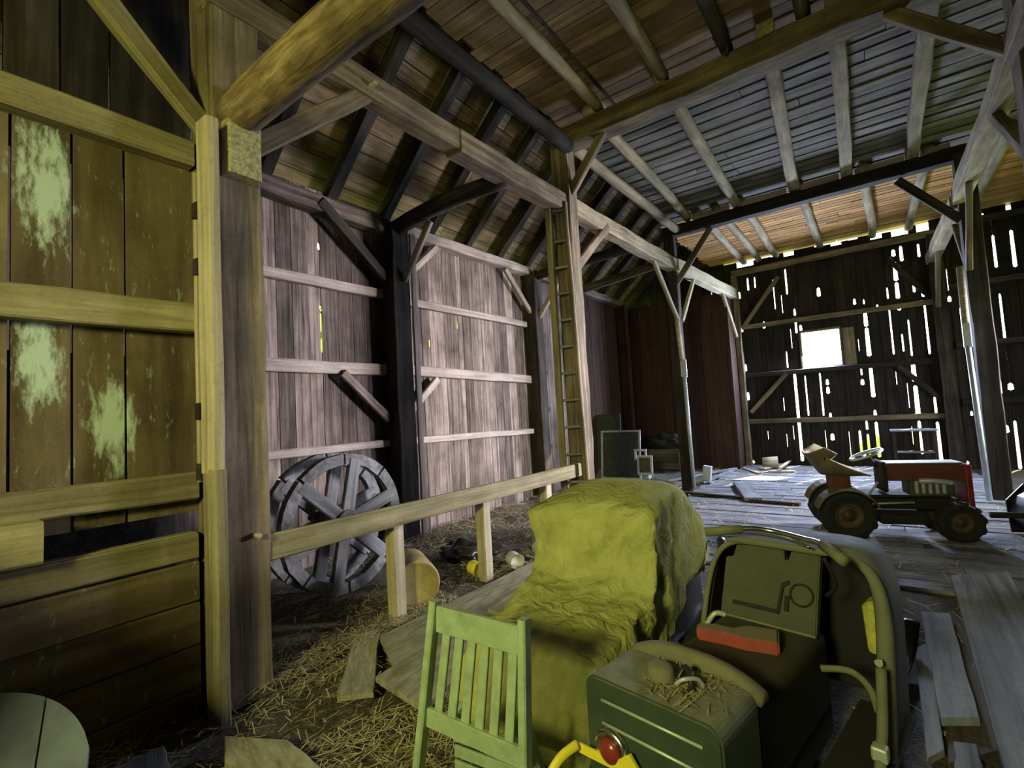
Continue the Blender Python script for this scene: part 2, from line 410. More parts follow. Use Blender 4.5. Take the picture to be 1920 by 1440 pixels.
for ya, yb, z0, z1, hh in ((1.7, 4.32, 3.31, 3.33, .12), (4.72, 7.78, 3.30, 3.31, .11), (1.7, 4.40, 2.28, 2.29, .15), (4.74, 7.84, 2.30, 2.24, .15), (1.7, 4.35, 1.30, 1.30, .10), (4.68, 7.80, 1.30, 1.25, .10)):
    timber('girt', (GX, ya, z0), (GX, yb, z1), .09, hh, 'leftgirt', wl, .006)
timber('wall_plate', (WL+.10, -3.1, 4.37), (WL+.10, 4.40, 4.25), .2, .2, 'left', wl, .012)
timber('wall_plate', (WL+.10, 4.70, 4.30), (WL+.10, 7.95, 4.36), .2, .15, 'leftgirt', wl, .012)
timber('wall_plate', (WL+.10, 8.1, 4.36), (WL+.10, 12.4, 4.36), .2, .15, 'left', wl, .012)
for yy in (8.28, 8.44):
    timber('strip', (WL+.03, yy, .2), (WL+.03, yy, 3.6), .03, .02, 'beam_dark', wl, .002)
    for k in range(4): box('hinge', (WL+.05, yy+.02, .9+.75*k), (.03, .09, .09), 'rust', wl)

# ---- wall_near: the boarded partition left of the near post
wn = struct('wall_partition', (-3.38, 0, 0))
pe = [-3.1, -2.7, -2.35, -2.0, -1.65, -1.3, -1.0, -.7, -.4, -.1, .19, .475, .71, .94]
for i in range(len(pe)-1):
    board(wn, 'board', 'part', (-3.38+random.uniform(-.004, .004), (pe[i]+pe[i+1])/2, 0), (0, 1, 0), (-1, 0, 0), (pe[i+1]-pe[i])/2-.004, 1.12, 3.42)
    board(wn, 'board', 'beam_dark', (-3.62, (pe[i]+pe[i+1])/2, 0), (0, 1, 0), (-1, 0, 0), (pe[i+1]-pe[i])/2-.004, 3.2, 6.2)  # upper run of the same boards, fading light put into darker wood
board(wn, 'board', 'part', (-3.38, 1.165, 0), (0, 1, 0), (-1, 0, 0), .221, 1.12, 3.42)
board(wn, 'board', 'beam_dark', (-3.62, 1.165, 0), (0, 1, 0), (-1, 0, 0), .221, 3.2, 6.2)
for z0, z1, hh, tk in ((3.32, 3.335, .165, .11), (2.26, 2.29, .17, .12), (1.29, 1.28, .155, .08)):
    timber('girt', (-3.33, -3.0, z0), (-3.33, 1.27, z1), tk, hh, 'girt', wn, .008)
zz = 1.0
for hh in (.155, .24, .25, .24, .2):
    timber('board', (-3.30, -3.0, zz-hh/2), (-3.30, 1.26, zz-hh/2+random.uniform(-.004, .004)), .04, hh-.008, 'girt' if hh < .16 else 'part', wn, .003)
    zz -= hh
timber('ledge', (-3.36, -3.0, .985), (-3.36, 1.26, .985), .1, .03, 'girt', wn, .006)
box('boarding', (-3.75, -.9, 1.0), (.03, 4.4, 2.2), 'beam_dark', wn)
timber('strip', (-3.26, 1.27, 1.3), (-3.26, 1.27, 3.2), .03, .035, 'pale', wn, .003)
for z in (1.36, 1.72, 2.6, 2.95): box('cleat', (-3.24, 1.27, z), (.06, .05, .1), 'beam_dark', wn)
# block end fixed below the low girt
timber('block', (-3.24, -.5, 1.13), (-3.24, .565, 1.125), .12, .20, 'girt', wn, .006)

ws = struct('wall_shade_screen', (-2.7, -.6, 0))  # unseen screen, added to shade the lower left of the partition
for k in range(5): timber('board', (-3.3, -.6, .16+.31*k), (-1.97, -.6, .16+.31*k), .03, .30, 'part', ws, .003)
timber('post', (-1.99, -.64, 0), (-1.99, -.64, 1.56), .09, .09, 'girt', ws, .004)
# ---- wall_far: gable siding with chinks, knot holes and the small window
YF = 13.4
wf = struct('wall_far', (0, YF, 0))
chinks = []   # (px, py_top, py_bottom, width)
for cx_, t_, b_, w_ in ((1497, 700, 865, .045), (1492, 598, 625, .03), (1625, 580, 612, .05), (1629, 615, 668, .055), (1636, 686, 745, .05),
    (1641, 770, 782, .04), (1648, 792, 858, .045), (1628, 790, 806, .03), (1629, 815, 855, .035), (1614, 808, 855, .035), (1671, 492, 528, .05), (1683, 530, 560, .05), (1713, 680, 716, .055), (1717, 724, 780, .055),
    (1727, 790, 803, .04), (1730, 810, 852, .03), (1707, 600, 668, .02), (1742, 570, 664, .025), (1754, 745, 775, .03), (1763, 792, 868, .04), (1475, 505, 552, .025),
    (1402, 522, 545, .025), (1415, 520, 540, .02), (1451, 525, 580, .012), (1514, 705, 780, .02), (1541, 700, 780, .022), (1672, 580, 665, .02), (1666, 540, 560, .02),
    (1690, 462, 490, .04), (1722, 458, 482, .03), (1490, 580, 592, .03), (1622, 562, 570, .02), (1586, 440, 560, .008), (1612, 688, 704, .02),
    (1476, 660, 690, .02), (1686, 628, 660, .02), (1714, 532, 548, .03), (1736, 540, 556, .04), (1432, 604, 616, .04), (1397, 612, 622, .03), (1535, 540, 556, .05), (1596, 562, 572, .035),
    (1645, 572, 582, .03), (1688, 570, 582, .04), (1552, 712, 722, .04), (1557, 726, 738, .045), (1559, 775, 786, .04), (1569, 814, 826, .055), (1619, 712, 722, .045), (1398, 684, 696, .045), (1410, 736, 750, .05), (1374, 702, 716, .05),
    (1388, 548, 560, .04), (1504, 610, 620, .045), (1582, 484, 492, .04), (1669, 470, 482, .05), (1781, 556, 566, .04), (1887, 315, 405, .05), (1840, 400, 412, .06), (1871, 440, 456, .03), (1878, 450, 500, .03), (1908, 430, 500, .04), (1888, 550, 640, .025), (1889, 720, 732, .06), (1893, 798, 812, .06), (1909, 790, 880, .035), (1822, 772, 780, .03), (1171, 534, 542, .04), (1203, 533, 541, .04), (1360, 864, 869, .05), (1413, 864, 869, .04), (1734, 866, 872, .03), (1820, 866, 871, .03)):
    a = ony(cx_, b_, YF); b = ony(cx_, t_, YF); chinks.append(((a.x+b.x)/2, a.z, b.z, w_))
WX0, WX1, WZ0, WZ1 = -1.19, -.44, 2.30, 3.12
xs = sorted(set(round(c_[0], 2) for c_ in chinks))
fe = [-5.6]
for x in xs:
    if x-fe[-1] < .11: continue
    while x-fe[-1] > .34: fe.append(fe[-1]+random.uniform(.2, .27) if x-fe[-1] > .5 else (fe[-1]+x)/2)
    fe.append(x)
while fe[-1] < 3.7: fe.append(fe[-1]+.25)
for wx in (WX0, WX1):
    i = min(range(len(fe)), key=lambda k: abs(fe[k]-wx)); fe[i] = wx
fn = {}
for x, za, zb, ww in chinks:
    i = min(range(len(fe)), key=lambda k: abs(fe[k]-x))
    if zb-za < .03: zb = za+.05
    fn.setdefault(i, []).append((za, zb+.02, ww*.72))
def clean(l):
    l = sorted(l); out = []
    for q in l:
        if out and q[0] < out[-1][1]+.01: out[-1] = (out[-1][0], max(q[1], out[-1][1]), out[-1][2])
        else: out.append(q)
    return out
for k in range(1, len(fe)-1):      # hairline chinks between the remaining boards
    for z0_, z1_ in ((.15, .95), (1.2, 2.1), (2.5, 3.3), (3.6, 4.6)):
        if random.random() < .33 and not any(q[0] < z1_+.05 and q[1] > z0_-.05 for q in fn.get(k, [])):
            a_ = random.uniform(z0_, z1_-.3); fn.setdefault(k, []).append((a_, random.uniform(a_+.2, z1_), .0045))
fn = {k: clean(v) for k, v in fn.items()}
for i in range(len(fe)-1):
    a, b = fe[i], fe[i+1]; half = (b-a)/2
    tp = 5.13+random.uniform(-.05, .0) if -2.7 < (a+b)/2 < 1.3 else 7.4
    for g0, g1, gz in ((-2.5, -2.12, 4.98), (-1.4, -1.1, 5.02), (-.55, -.3, 5.04), (.3, .5, 5.0), (.6, .88, 4.97), (1.02, 1.22, 4.96)):
        if g0 < (a+b)/2 < g1: tp = gz
    if a > 1.3: tp = 6.0
    L, R = fn.get(i, []), fn.get(i+1, [])
    if half < .05: L = [(p, q, min(s_, half*.5)) for p, q, s_ in L]; R = [(p, q, min(s_, half*.5)) for p, q, s_ in R]
    if a >= WX0-.02 and b <= WX1+.02:
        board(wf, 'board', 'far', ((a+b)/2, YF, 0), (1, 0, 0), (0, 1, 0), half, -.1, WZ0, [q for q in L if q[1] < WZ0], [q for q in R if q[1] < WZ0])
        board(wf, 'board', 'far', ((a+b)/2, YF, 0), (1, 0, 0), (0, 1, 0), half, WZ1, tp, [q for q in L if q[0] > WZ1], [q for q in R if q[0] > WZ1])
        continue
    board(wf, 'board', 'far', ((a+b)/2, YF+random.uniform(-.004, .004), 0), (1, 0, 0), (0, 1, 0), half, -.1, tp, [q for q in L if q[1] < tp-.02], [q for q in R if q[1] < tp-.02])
for z in (3.44, 2.22, 1.07):
    timber('girt', (-2.45, YF-.06, z), (1.25, YF-.06, z-.01), .1, .11, 'beam_dark' if z > 2 and z < 3 else 'beam', wf, .008)
    timber('girt', (1.5, YF-.06, z+.25), (3.6, YF-.06, z+.25), .1, .11, 'beam_dark', wf, .008)
timber('girt', (1.5, YF-.06, 4.95), (3.6, YF-.06, 4.95), .1, .12, 'beam_dark', wf, .008)
timber('brace', (-2.40, YF-.08, 3.45), (-1.55, YF-.08, 4.55), .07, .1, 'beam', wf, .006)
timber('brace', (-2.40, YF-.08, 1.30), (-1.55, YF-.08, 2.20), .07, .1, 'beam', wf, .006)
timber('brace', (1.15, YF-.08, 3.6), (.55, YF-.08, 4.5), .07, .1, 'beam_dark', wf, .006)
timber('brace', (1.15, YF-.08, 1.45), (.55, YF-.08, 2.15), .07, .1, 'beam_dark', wf, .006)
win = struct('window_1', (-.82, YF, 2.7))
for a, b in (((WX0-.03, WZ0-.03), (WX1+.03, WZ0-.03)), ((WX0-.03, WZ1+.03), (WX1+.03, WZ1+.03)), ((WX0-.03, WZ0), (WX0-.03, WZ1)), ((WX1+.03, WZ0), (WX1+.03, WZ1))):
    timber('window_frame', (a[0], YF-.01, a[1]), (b[0], YF-.01, b[1]), .05, .05, 'beam', win, .003)
timber('shutter_board', (WX1+.17, YF-.035, WZ0-.02), (WX1+.17, YF-.035, WZ1), .22, .03, 'beam', win, .003, up=(0, 1, 0))
# ---- end of the left aisle: a boarded bin of red-brown planks
wb = struct('wall_bin', (-4, 12.5, 0))
x = -5.3; 
while x < -2.6:
    b_ = min(x+random.uniform(.22, .3), -2.58)
    board(wb, 'board', 'red', ((x+b_)/2, 12.5+random.uniform(-.006, .006), 0), (1, 0, 0), (0, 1, 0), (b_-x)/2-.002, -.1, 4.25+random.uniform(-.02, .02))
    x = b_
y = 12.52
while y < 13.35:
    b_ = min(y+.25, 13.38)
    board(wb, 'board', 'red', (-2.6, (y+b_)/2, 0), (0, 1, 0), (-1, 0, 0), (b_-y)/2-.002, -.1, 4.25)
    y = b_
# ---- walls out of the picture: right aisle and behind the camera, with the hatch the daylight comes through and an opening behind the fill lamp
wr = struct('wall_right', (3.75, 5, 0))
for a, b, z0, z1 in ((-3.2, 8.6, -.2, 6), (10.6, 13.5, -.2, 6), (8.6, 10.6, 3.7, 6)):
    box('boarding', (3.75, (a+b)/2, (z0+z1)/2), (.04, b-a, z1-z0), 'far', wr)
wk = struct('wall_near', (0, -3.2, 0))
for a, b, z0, z1 in ((-5.4, -1.3, -.2, 6), (-.1, 3.8, -.2, 6), (-1.3, -.1, -.2, 2.2), (-1.3, -.1, 3.3, 6)):
    box('boarding', ((a+b)/2, -3.2, (z0+z1)/2), (b-a, .04, z1-z0), 'far', wk)

# ---- ceiling: loft boards over pole joists, bay by bay
def zc(y):
    if y < 5.7: return 5.38
    if y < 9.6: return 5.38 - .26*(y-5.7)/3.9
    return 5.12 - .12*(y-9.6)/3.8
cl = struct('ceiling', (0, 5, 5.4))
JR = .075
y = -3.1
while y < 13.45:
    wd = random.uniform(.17, .25) if y < 9.7 else random.uniform(.10, .15)
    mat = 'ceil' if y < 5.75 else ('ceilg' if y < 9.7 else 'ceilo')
    ym = y+wd/2; zt = zc(ym)+2*JR+.012+random.uniform(0, .008)
    xr = 3.8; xl = -3.15+random.uniform(-.05, .05)
    cut = random.uniform(-2, .5)
    for a, b in ((xl, cut-.004), (cut+.004, xr)):
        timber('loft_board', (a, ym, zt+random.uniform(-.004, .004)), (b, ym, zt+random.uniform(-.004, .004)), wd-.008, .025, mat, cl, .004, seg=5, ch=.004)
    y += wd
def joist(x0, ya, x1, yb, r=JR, mat='joist', kind='log', dz=0):
    p0 = (x0, ya, zc(ya)+JR+dz); p1 = (x1, yb, zc(yb)+JR+dz)
    if kind == 'log': log('joist', p0, p1, r*1.05, r*.95, mat, cl, .012)
    else: timber('joist', p0, p1, r*1.9, r*2, mat, cl, .012)
for x0, x1, mt in ((-2.50, -2.50, 'joist'), (-1.55, -1.66, 'joist'), (-.95, -.95, 'beam_dark'), (-.25, -.22, 'beam'), (.6, .6, 'beam'), (1.5, 1.5, 'beam')):
    joist(x0, -3, x1, 5.72, mat=mt)
for x0, x1, mt, k in ((-2.62, -2.55, 'joist', 'log'), (-1.68, -1.68, 'joist', 'log'), (-.57, -.76, 'joist', 'box'), (.03, 0, 'joist', 'box'), (.78, .82, 'joist', 'box'), (1.7, 1.7, 'beam_dark', 'log'), (2.6, 2.6, 'beam_dark', 'log')):
    joist(x0, 5.6, x1, 9.72, .082, mt, k)
for x0, x1 in ((-2.35, -2.28), (-2.0, -1.95), (-1.6, -1.55), (-.7, -.63), (.22, .34), (1.0, .95), (1.9, 1.9), (2.8, 2.8)):
    joist(x0, 9.5, x1, 13.36, .075)
log('edge_joist', (-3.0, -1, 5.12), (-2.93, 5.6, 5.08), .09, .09, 'beam_dark', cl, .014)
log('edge_joist', (-3.0, 5.7, 5.2), (-2.75, 9.7, 4.98), .08, .08, 'joist', cl, .014)
for ya_, yb_ in ((-3.3, 5.7), (5.7, 9.6), (9.6, 13.35)):
    bm = bmesh.new(); bm.faces.new([bm.verts.new((x_, y_, zc(y_)+2*JR+.075)) for x_, y_ in ((-3.2, ya_), (3.8, ya_), (3.8, yb_), (-3.2, yb_))])
    mk('loft_cover', bm, 'earth', cl)  # cover sheet added above the boards to stop sky through the seams
# ---- sloping roof over the left aisle
rl = struct('ceiling_left', (-4, 5, 5.5))
def roofp(s, y): return V((-5.42+s*.735, y, 4.42+s*.678))
s = 0
while s < 4.4:
    wd = random.uniform(.2, .27)
    ya = -3.2
    for yb in (random.uniform(1, 3.5), random.uniform(5, 8), 13.5):
        p0 = roofp(s+wd/2, ya+.004) + V((-.10, 0, .11)); p1 = roofp(s+wd/2, yb-.004) + V((-.10, 0, .11))
        timber('roof_board', p0, p1, wd-.01, .025, 'roof', rl, .003, up=(-.678, 0, .735), seg=3, ch=.003)
        ya = yb
    s += wd
p0 = roofp(-.3, 0)+V((-.16, 0, .18)); p1 = roofp(4.6, 0)+V((-.16, 0, .18))
bm = bmesh.new(); vv = [bm.verts.new((p.x, y_, p.z)) for p, y_ in ((p0, -3.3), (p1, -3.3), (p1, 13.6), (p0, 13.6))]; bm.faces.new(vv)
sh = mk('shingle_layer', bm, 'beam_dark', rl); sh.modifiers.new('thick', 'SOLIDIFY').thickness = .02
yr = -2.4
while yr < 13.4:
    timber('rafter', roofp(-.1, yr), roofp(4.3, yr), .15, .17, 'beam_dark', rl, .01, up=(-.678, 0, .735))  # dark wood carries the shade of the unlit rafter sides
    yr += .86
box('valley_board', (-3.2, 5, 7.6), (.3, 17, .06), 'beam_dark', rl)
# loft darkness above: boarded side between the loft floor and the roof
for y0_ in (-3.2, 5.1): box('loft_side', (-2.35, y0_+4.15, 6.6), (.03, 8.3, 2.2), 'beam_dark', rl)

# ================================================================== TIMBER FRAME (things)
def post(label, x, y, w, d, ztop, mat, cat='post', name='timber_post', z0=-.02, lean=(0, 0), jit=.01):
    o = thing(name, label, cat, (x, y, 0), 0, 'posts of the timber frame')
    timber('shaft', (x, y, z0), (x+lean[0], y+lean[1], ztop), d, w, mat, o, jit, up=(1, 0, 0))
    return o
# near post
np_ = post('thick near post between the partition and the handrail, with yellowish cleat', -3.25, 1.45, .30, .30, 5.3, 'beam')
timber('brace', (-3.22, 1.36, 3.44), (-3.22, .2, 4.62), .09, .13, 'girt', np_, .008)
timber('brace', (-3.20, 1.55, 3.44), (-3.17, 2.55, 4.34), .10, .14, 'beam', np_, .008)
cl_ = timber('cleat', (-3.055, 1.455, 3.16), (-3.055, 1.455, 3.66), .20, .10, 'cleat', np_, .005, up=(1, 0, 0)); cl_['label'] = 'yellow lichened cleat under the log'
for z0, z1, ox in ((1.36, 3.44, 0), (-.02, 1.38, .01)):
    timber('batten', (-3.05+ox, 1.255, z0), (-3.05+ox, 1.255, z1), .07, .15, 'pale' if z0 > 1 else 'girt', np_, .005, up=(1, 0, 0))
for z in (.95, 4.6): mk('peg', lathe_bm([(.001, 0), (.016, 0), (.016, .06), (.001, .06)], 10, axis='X'), 'pale', np_, Matrix.Translation((-3.10, 1.5, z)))
# near log beam
o = thing('log_beam', 'big peeled log beam resting on the near post, upper left', 'beam', (-3.1, 1.45, 3.58))
log('log', (-3.20, 1.46, 3.585), (3.6, 1.46, 3.62), .128, .132, 'beam_log', o, .012, n=18)
# girder along the left post row
def beam(label, p0, p1, w, h, mat, bow=0, jit=.012, name='timber_beam'):
    o = thing(name, label, 'beam', p0, 0, 'beams of the timber frame')
    timber('timber', p0, p1, w, h, mat, o, jit, bow=bow)
    return o
gL = beam('long girder from the near post to the ladder post, scarf joint midway', (-3.18, 1.3, 4.36), (-3.18, 3.85, 4.37), .20, .21, 'beam')
timber('timber', (-3.18, 3.6, 4.355), (-3.12, 5.7, 4.35), .225, .235, 'beam', gL, .012)
mk('peg', lathe_bm([(.001, 0), (.018, 0), (.018, .08), (.001, .08)], 10, axis='X'), 'pale', gL, Matrix.Translation((-3.09, 2.5, 4.33)))
beam('girder running from the ladder post to the second standing post', (-3.1, 5.8, 4.37), (-2.88, 9.5, 4.30), .2, .23, 'joist')
beam('pale girder from the second standing post to the far wall', (-2.86, 9.5, 4.30), (-2.55, 13.3, 4.28), .2, .24, 'pale')
# ladder post
lp = post('middle post with the ladder nailed to its left side', -3.10, 5.72, .24, .24, 5.16, 'beam')
timber('brace', (-3.0, 5.70, 4.50), (-2.48, 5.70, 5.14), .08, .12, 'beam', lp, .006)
timber('brace', (-3.05, 5.85, 3.55), (-2.98, 6.75, 4.32), .08, .12, 'beam', lp, .006)
# second standing post
p3 = post('slim dark second post with forked braces, in front of the red-brown bin', -2.92, 9.55, .20, .20, 4.9, 'beam_dark', lean=(.0, 0))
timber('brace', (-2.85, 9.45, 3.22), (-2.94, 8.55, 4.26), .06, .09, 'pale', p3, .005)
timber('brace', (-2.83, 9.65, 3.22), (-2.76, 10.5, 4.24), .06, .09, 'pale', p3, .005)
timber('brace', (-2.84, 9.52, 3.95), (-2.15, 9.58, 4.88), .07, .11, 'beam', p3, .006)
# far corner posts
pc = post('pale far corner post where the bin meets the chinked wall', -2.52, 13.24, .13, .16, 4.75, 'beam')
timber('brace', (-2.55, 13.1, 3.2), (-2.62, 12.3, 4.2), .07, .1, 'pale', pc, .005)
pr = post('far right corner post dark against the chinked wall', 1.32, 13.22, .22, .2, 4.8, 'beam_dark')
timber('brace', (1.27, 13.1, 3.3), (1.27, 12.2, 4.25), .08, .1, 'beam', pr, .005)
# right row
r2 = post('dark post on the right, between the tractor and the far wall', 1.38, 9.6, .22, .24, 5.0, 'beam_dark')
timber('brace', (1.28, 9.58, 4.05), (.62, 9.58, 4.86), .08, .12, 'beam_dark', r2, .006)
timber('brace', (1.30, 9.48, 3.3), (1.27, 8.6, 4.28), .07, .1, 'beam', r2, .005)
timber('brace', (1.32, 9.7, 3.3), (1.33, 10.6, 4.26), .07, .1, 'beam', r2, .005)
r1 = post('post at the right edge of the picture under the first cross beam', 1.34, 5.72, .28, .28, 5.2, 'beam')
timber('brace', (1.22, 5.70, 4.35), (.42, 5.70, 5.13), .09, .12, 'beam', r1, .006)
timber('brace', (1.25, 5.85, 3.55), (1.25, 6.8, 4.33), .09, .12, 'beam', r1, .006)
beam('right-hand girder from the edge post to the dark right post', (1.2, 3.0, 4.42), (1.29, 9.5, 4.37), .2, .2, 'joist')
beam('right-hand girder from the dark right post to the far wall', (1.29, 9.7, 4.36), (1.27, 13.3, 4.3), .2, .2, 'joist')
# cross beams
b1 = beam('first cross beam carrying the loft over the ladder post', (-3.2, 5.72, 5.24), (1.6, 5.72, 5.24), .26, .26, 'beam', jit=.018)
hk = ony(1362, 92, 5.56)
mk('iron_hook', tube_bm(smooth_path([hk+V((0, .05, .05)), hk+V((0, -.02, .04)), hk+V((.02, -.05, -.02)), hk+V((.0, -.04, -.07)), hk+V((-.03, -.03, -.04))]), .013), 'rust', b1, None, False, True)
b2 = beam('second cross beam, dark with pale blocking between the joists', (-3.05, 9.6, 4.985), (1.5, 9.6, 5.03), .2, .2, 'beam_dark')
xb = [-2.45, -1.78, -1.58, -.86, -.66, -.1, .1, .73]
for a, b in ((-2.46, -1.79), (-1.57, -.87), (-.65, -.11), (.10, .72), (.92, 1.25)):
    timber('blocking', (a, 9.52, 5.15), (b, 9.52, 5.155), .03, .11, 'pale', b2, .005)
beam('third cross beam along the top of the chinked far wall', (-2.55, 13.2, 4.80), (1.35, 13.2, 4.83), .16, .12, 'beam', jit=.012)
# left aisle posts
pA = post('big dark left wall post in line with the wagon wheel end of the wall', -5.16, 4.47, .30, .30, 4.28, 'beam_dark')  # shade on the near face is put into the dark wood
pA['label'] = 'thick shade-darkened post dividing the left plank wall, left of the first bay'
timber('brace', (-5.16, 4.30, 3.52), (-5.16, 3.35, 4.28), .12, .13, 'beam_dark', pA, .008)
timber('brace', (-5.18, 4.30, 1.62), (-5.2, 3.62, 2.22), .07, .11, 'left', pA, .006)
timber('brace', (-5.14, 4.66, 3.60), (-5.18, 5.35, 4.22), .06, .10, 'leftgirt', pA, .006)
timber('brace', (-5.18, 4.66, 1.70), (-5.2, 5.25, 2.18), .07, .10, 'leftgirt', pA, .006)
timber('brace', (-5.0, 4.50, 3.50), (-4.45, 4.50, 4.18), .06, .10, 'leftgirt', pA, .006)
timber('facing_board', (-5.02, 4.70, 0), (-5.02, 4.70, 4.2), .10, .03, 'leftgirt', pA, .006, up=(1, 0, 0))
pB = post('second black post of the left plank wall, nearer the ladder', -5.17, 7.97, .26, .26, 4.32, 'beam_dark')
timber('brace', (-5.17, 7.85, 3.55), (-5.18, 7.1, 4.25), .07, .10, 'leftgirt', pB, .006)
timber('brace', (-5.05, 7.97, 3.45), (-4.5, 7.97, 4.15), .07, .10, 'leftgirt', pB, .006)
pC = post('reddish corner post of the left wall beside the bin', -5.17, 12.3, .24, .24, 4.32, 'red')
o = thing('tie_log', 'dark crooked tie log from the dark wall post to the girder', 'beam', (-5.2, 4.47, 4.22), 0, 'tie logs of the left aisle')
log('log', (-5.25, 4.47, 4.22), (-3.15, 4.47, 4.30), .11, .10, 'beam_dark', o, .015, bow=.06)
o = thing('tie_log', 'second dark tie log behind the ladder', 'beam', (-5.2, 7.97, 4.25), 0, 'tie logs of the left aisle')
log('log', (-5.25, 7.97, 4.25), (-3.0, 7.97, 4.33), .09, .09, 'beam_dark', o, .012, bow=.03)
o = thing('tie_log', 'third tie log above the bin, left of the slim dark post', 'beam', (-5.2, 10.3, 4.4), 0, 'tie logs of the left aisle')
log('log', (-5.25, 9.9, 4.32), (-2.85, 9.6, 4.45), .09, .09, 'beam', o, .012)

# handrail
hr = thing('handrail', 'rough handrail on three short posts, from near post to ladder post', 'railing', (-3.15, 3.5, 0))
timber('rail', (-3.14, 1.60, .84), (-3.06, 5.62, .845), .05, .165, 'girt', hr, .006)
for yy in (2.66, 3.78, 4.95):
    timber('short_post', (-3.20, yy, -.03), (-3.20, yy, .80), .12, .11, 'pale', hr, .005, up=(1, 0, 0))
# ladder
ld = thing('ladder', 'tall wooden ladder with pale rungs fixed beside the middle post', 'ladder', (-3.3, 5.5, 0))
a0 = ony(1057, 868, 5.42); a1 = ony(1027, 372, 5.42)
a0 = a0 + (a0-a1)*((a0.z)/(a1.z-a0.z))
b0 = ony(1098, 868, 5.52); b1 = ony(1062, 430, 5.52); b1 = b1+(b1-b0)*.12; b0 = b0 + (b0-b1)*((b0.z)/(b1.z-b0.z))
timber('side_rail', a0, a1, .09, .075, 'girt', ld, .004, up=(0, 1, 0))
timber('side_rail', b0, b1, .07, .06, 'beam', ld, .004, up=(0, 1, 0))
for k in range(12):
    z = .35+k*.345
    if z > 4.1: break
    fa = (z-a0.z)/(a1.z-a0.z); fb = (z-b0.z)/(b1.z-b0.z)
    pa = a0.lerp(a1, fa); pb = b0.lerp(b1, fb)
    log('rung', pa+V((-.03, 0, 0)), pb+V((.03, 0, .01)), .019, .018, 'plank', ld, .002, n=8)
# pipes standing by the posts
pi = thing('pipe', 'thin pale pipe in two lengths beside the slim dark post', 'pipe', (-2.78, 9.45, 0))
tube('lower_pipe', [(-2.78, 9.42, 0), (-2.80, 9.42, 2.12)], .035, 'steel', pi, local=False)
tube('upper_pipe', [(-2.82, 9.42, 2.42), (-2.86, 9.42, 3.28)], .042, 'pale', pi, local=False)
box('bracket', (-2.79, 9.41, 2.27), (.09, .05, .34), 'steel', pi, .01)
for k in (-1, 1): box('clip', (-2.79+.045*k, 9.38, 2.27), (.02, .02, .3), 'white', pi)
pi = thing('pipe', 'tall pale pipe on a small foot plate beside the dark right post', 'pipe', (1.2, 9.4, 0))
q0 = ony(1846, 888, 9.42); q1 = ony(1815, 648, 9.42); q2 = ony(1811, 606, 9.42); q3 = ony(1800, 500, 9.42)
tube('lower_pipe', [(q0.x+.02, 9.42, 0), q1], .035, 'steel', pi, local=False)
tube('upper_pipe', [q2, q3], .045, 'pale', pi, local=False)
box('bracket', (q1+q2)/2, (.09, .06, .38), 'steel', pi, .01)
box('foot_plate', (q0.x+.02, 9.42, .012), (.34, .2, .024), 'steel', pi)

# ================================================================== BIG WOODEN WHEEL
wh = thing('wooden_wheel', 'big grey spoked wooden pulley wheel leaning behind the near post', 'wheel', (-4.2, 2.86, 0))
cy, cz, RR = 2.86, .655, .655
for X, sg in ((-4.16, 1), (-4.46, 1)):
    for k in range(8):
        a0_, a1_ = 2*PI*k/8+.02, 2*PI*(k+1)/8-.02; bm = bmesh.new(); rings = []
        for j in range(6):
            a = a0_+(a1_-a0_)*j/5; r0_, r1_ = RR-.105+random.uniform(-.006, .006), RR+random.uniform(-.008, .006)
            rings.append([(x, rr*math.cos(a), rr*math.sin(a)) for x, rr in ((-.04, r0_), (.04, r0_), (.04, r1_), (-.04, r1_))])
        loft(bm, rings); mk('felloe', bm, 'wheel', wh, Matrix.Translation((X+random.uniform(-.006, .006), cy, cz)))
    for k in range(6):
        a = 2*PI*(k+.30)/6; d = V((0, math.cos(a), math.sin(a)))
        timber('spoke', V((X+.02, cy, cz))+d*.08, V((X+.02, cy, cz))+d*(RR-.05), .135, .05, 'wheel', wh, .005, up=(1, 0, 0))
mk('hub', lathe_bm([(.001, -.22), (.12, -.22), (.13, 0), (.12, .22), (.001, .22)], 16, axis='X'), 'wheel', wh, Matrix.Translation((-4.31, cy, cz)))
mk('axle', lathe_bm([(.001, -.42), (.04, -.42), (.04, .32), (.001, .32)], 12, axis='X'), 'rust', wh, Matrix.Translation((-4.31, cy, cz)))

# ================================================================== THE COVERED SLED
s1 = thing('snowmobile', 'snowmobile hidden under the yellow-green tarp, black runner edge showing', 'snowmobile', (-1.45, 2.1, 0), 0)
def hull_bm(secs, n=16, pw=2.6):
    """secs: (y, halfwidth, zbase, ztop, lean); arches joined front to back"""
    bm = bmesh.new(); rows = []
    for (yy, hw, zb, zt, lean, cx) in secs:
        r = []
        for i in range(n+1):
            a = PI*i/n; cx_ = math.copysign(abs(math.cos(a))**(2/pw), math.cos(a)); sz = abs(math.sin(a))**(2/pw)
            r.append((cx-hw*cx_, yy+lean*sz, zb+(zt-zb)*sz))
        rows.append(r)
    loft(bm, rows, cap=False, closed=False); return bm
bm = hull_bm([(0, .20, .15, .46, 0, 0), (.5, .21, .15, .42, 0, 0), (.78, .28, .15, .82, .02, 0), (1.2, .32, .12, .92, 0, .04), (1.7, .27, .12, .58, 0, .06), (2.0, .14, .15, .30, 0, .08)])
mk('hull', bm, 'black', s1, None, True, True)
tube('edge_rail', smooth_path([(.36, .42, .10), (.44, .8, .14), (.50, 1.2, .26), (.53, 1.5, .44), (.48, 1.75, .58)]), .035, 'black', s1)
tube('edge_rail', smooth_path([(.40, .40, .06), (.50, .8, .09), (.57, 1.2, .2), (.60, 1.55, .4), (.55, 1.8, .52)]), .02, 'black', s1)
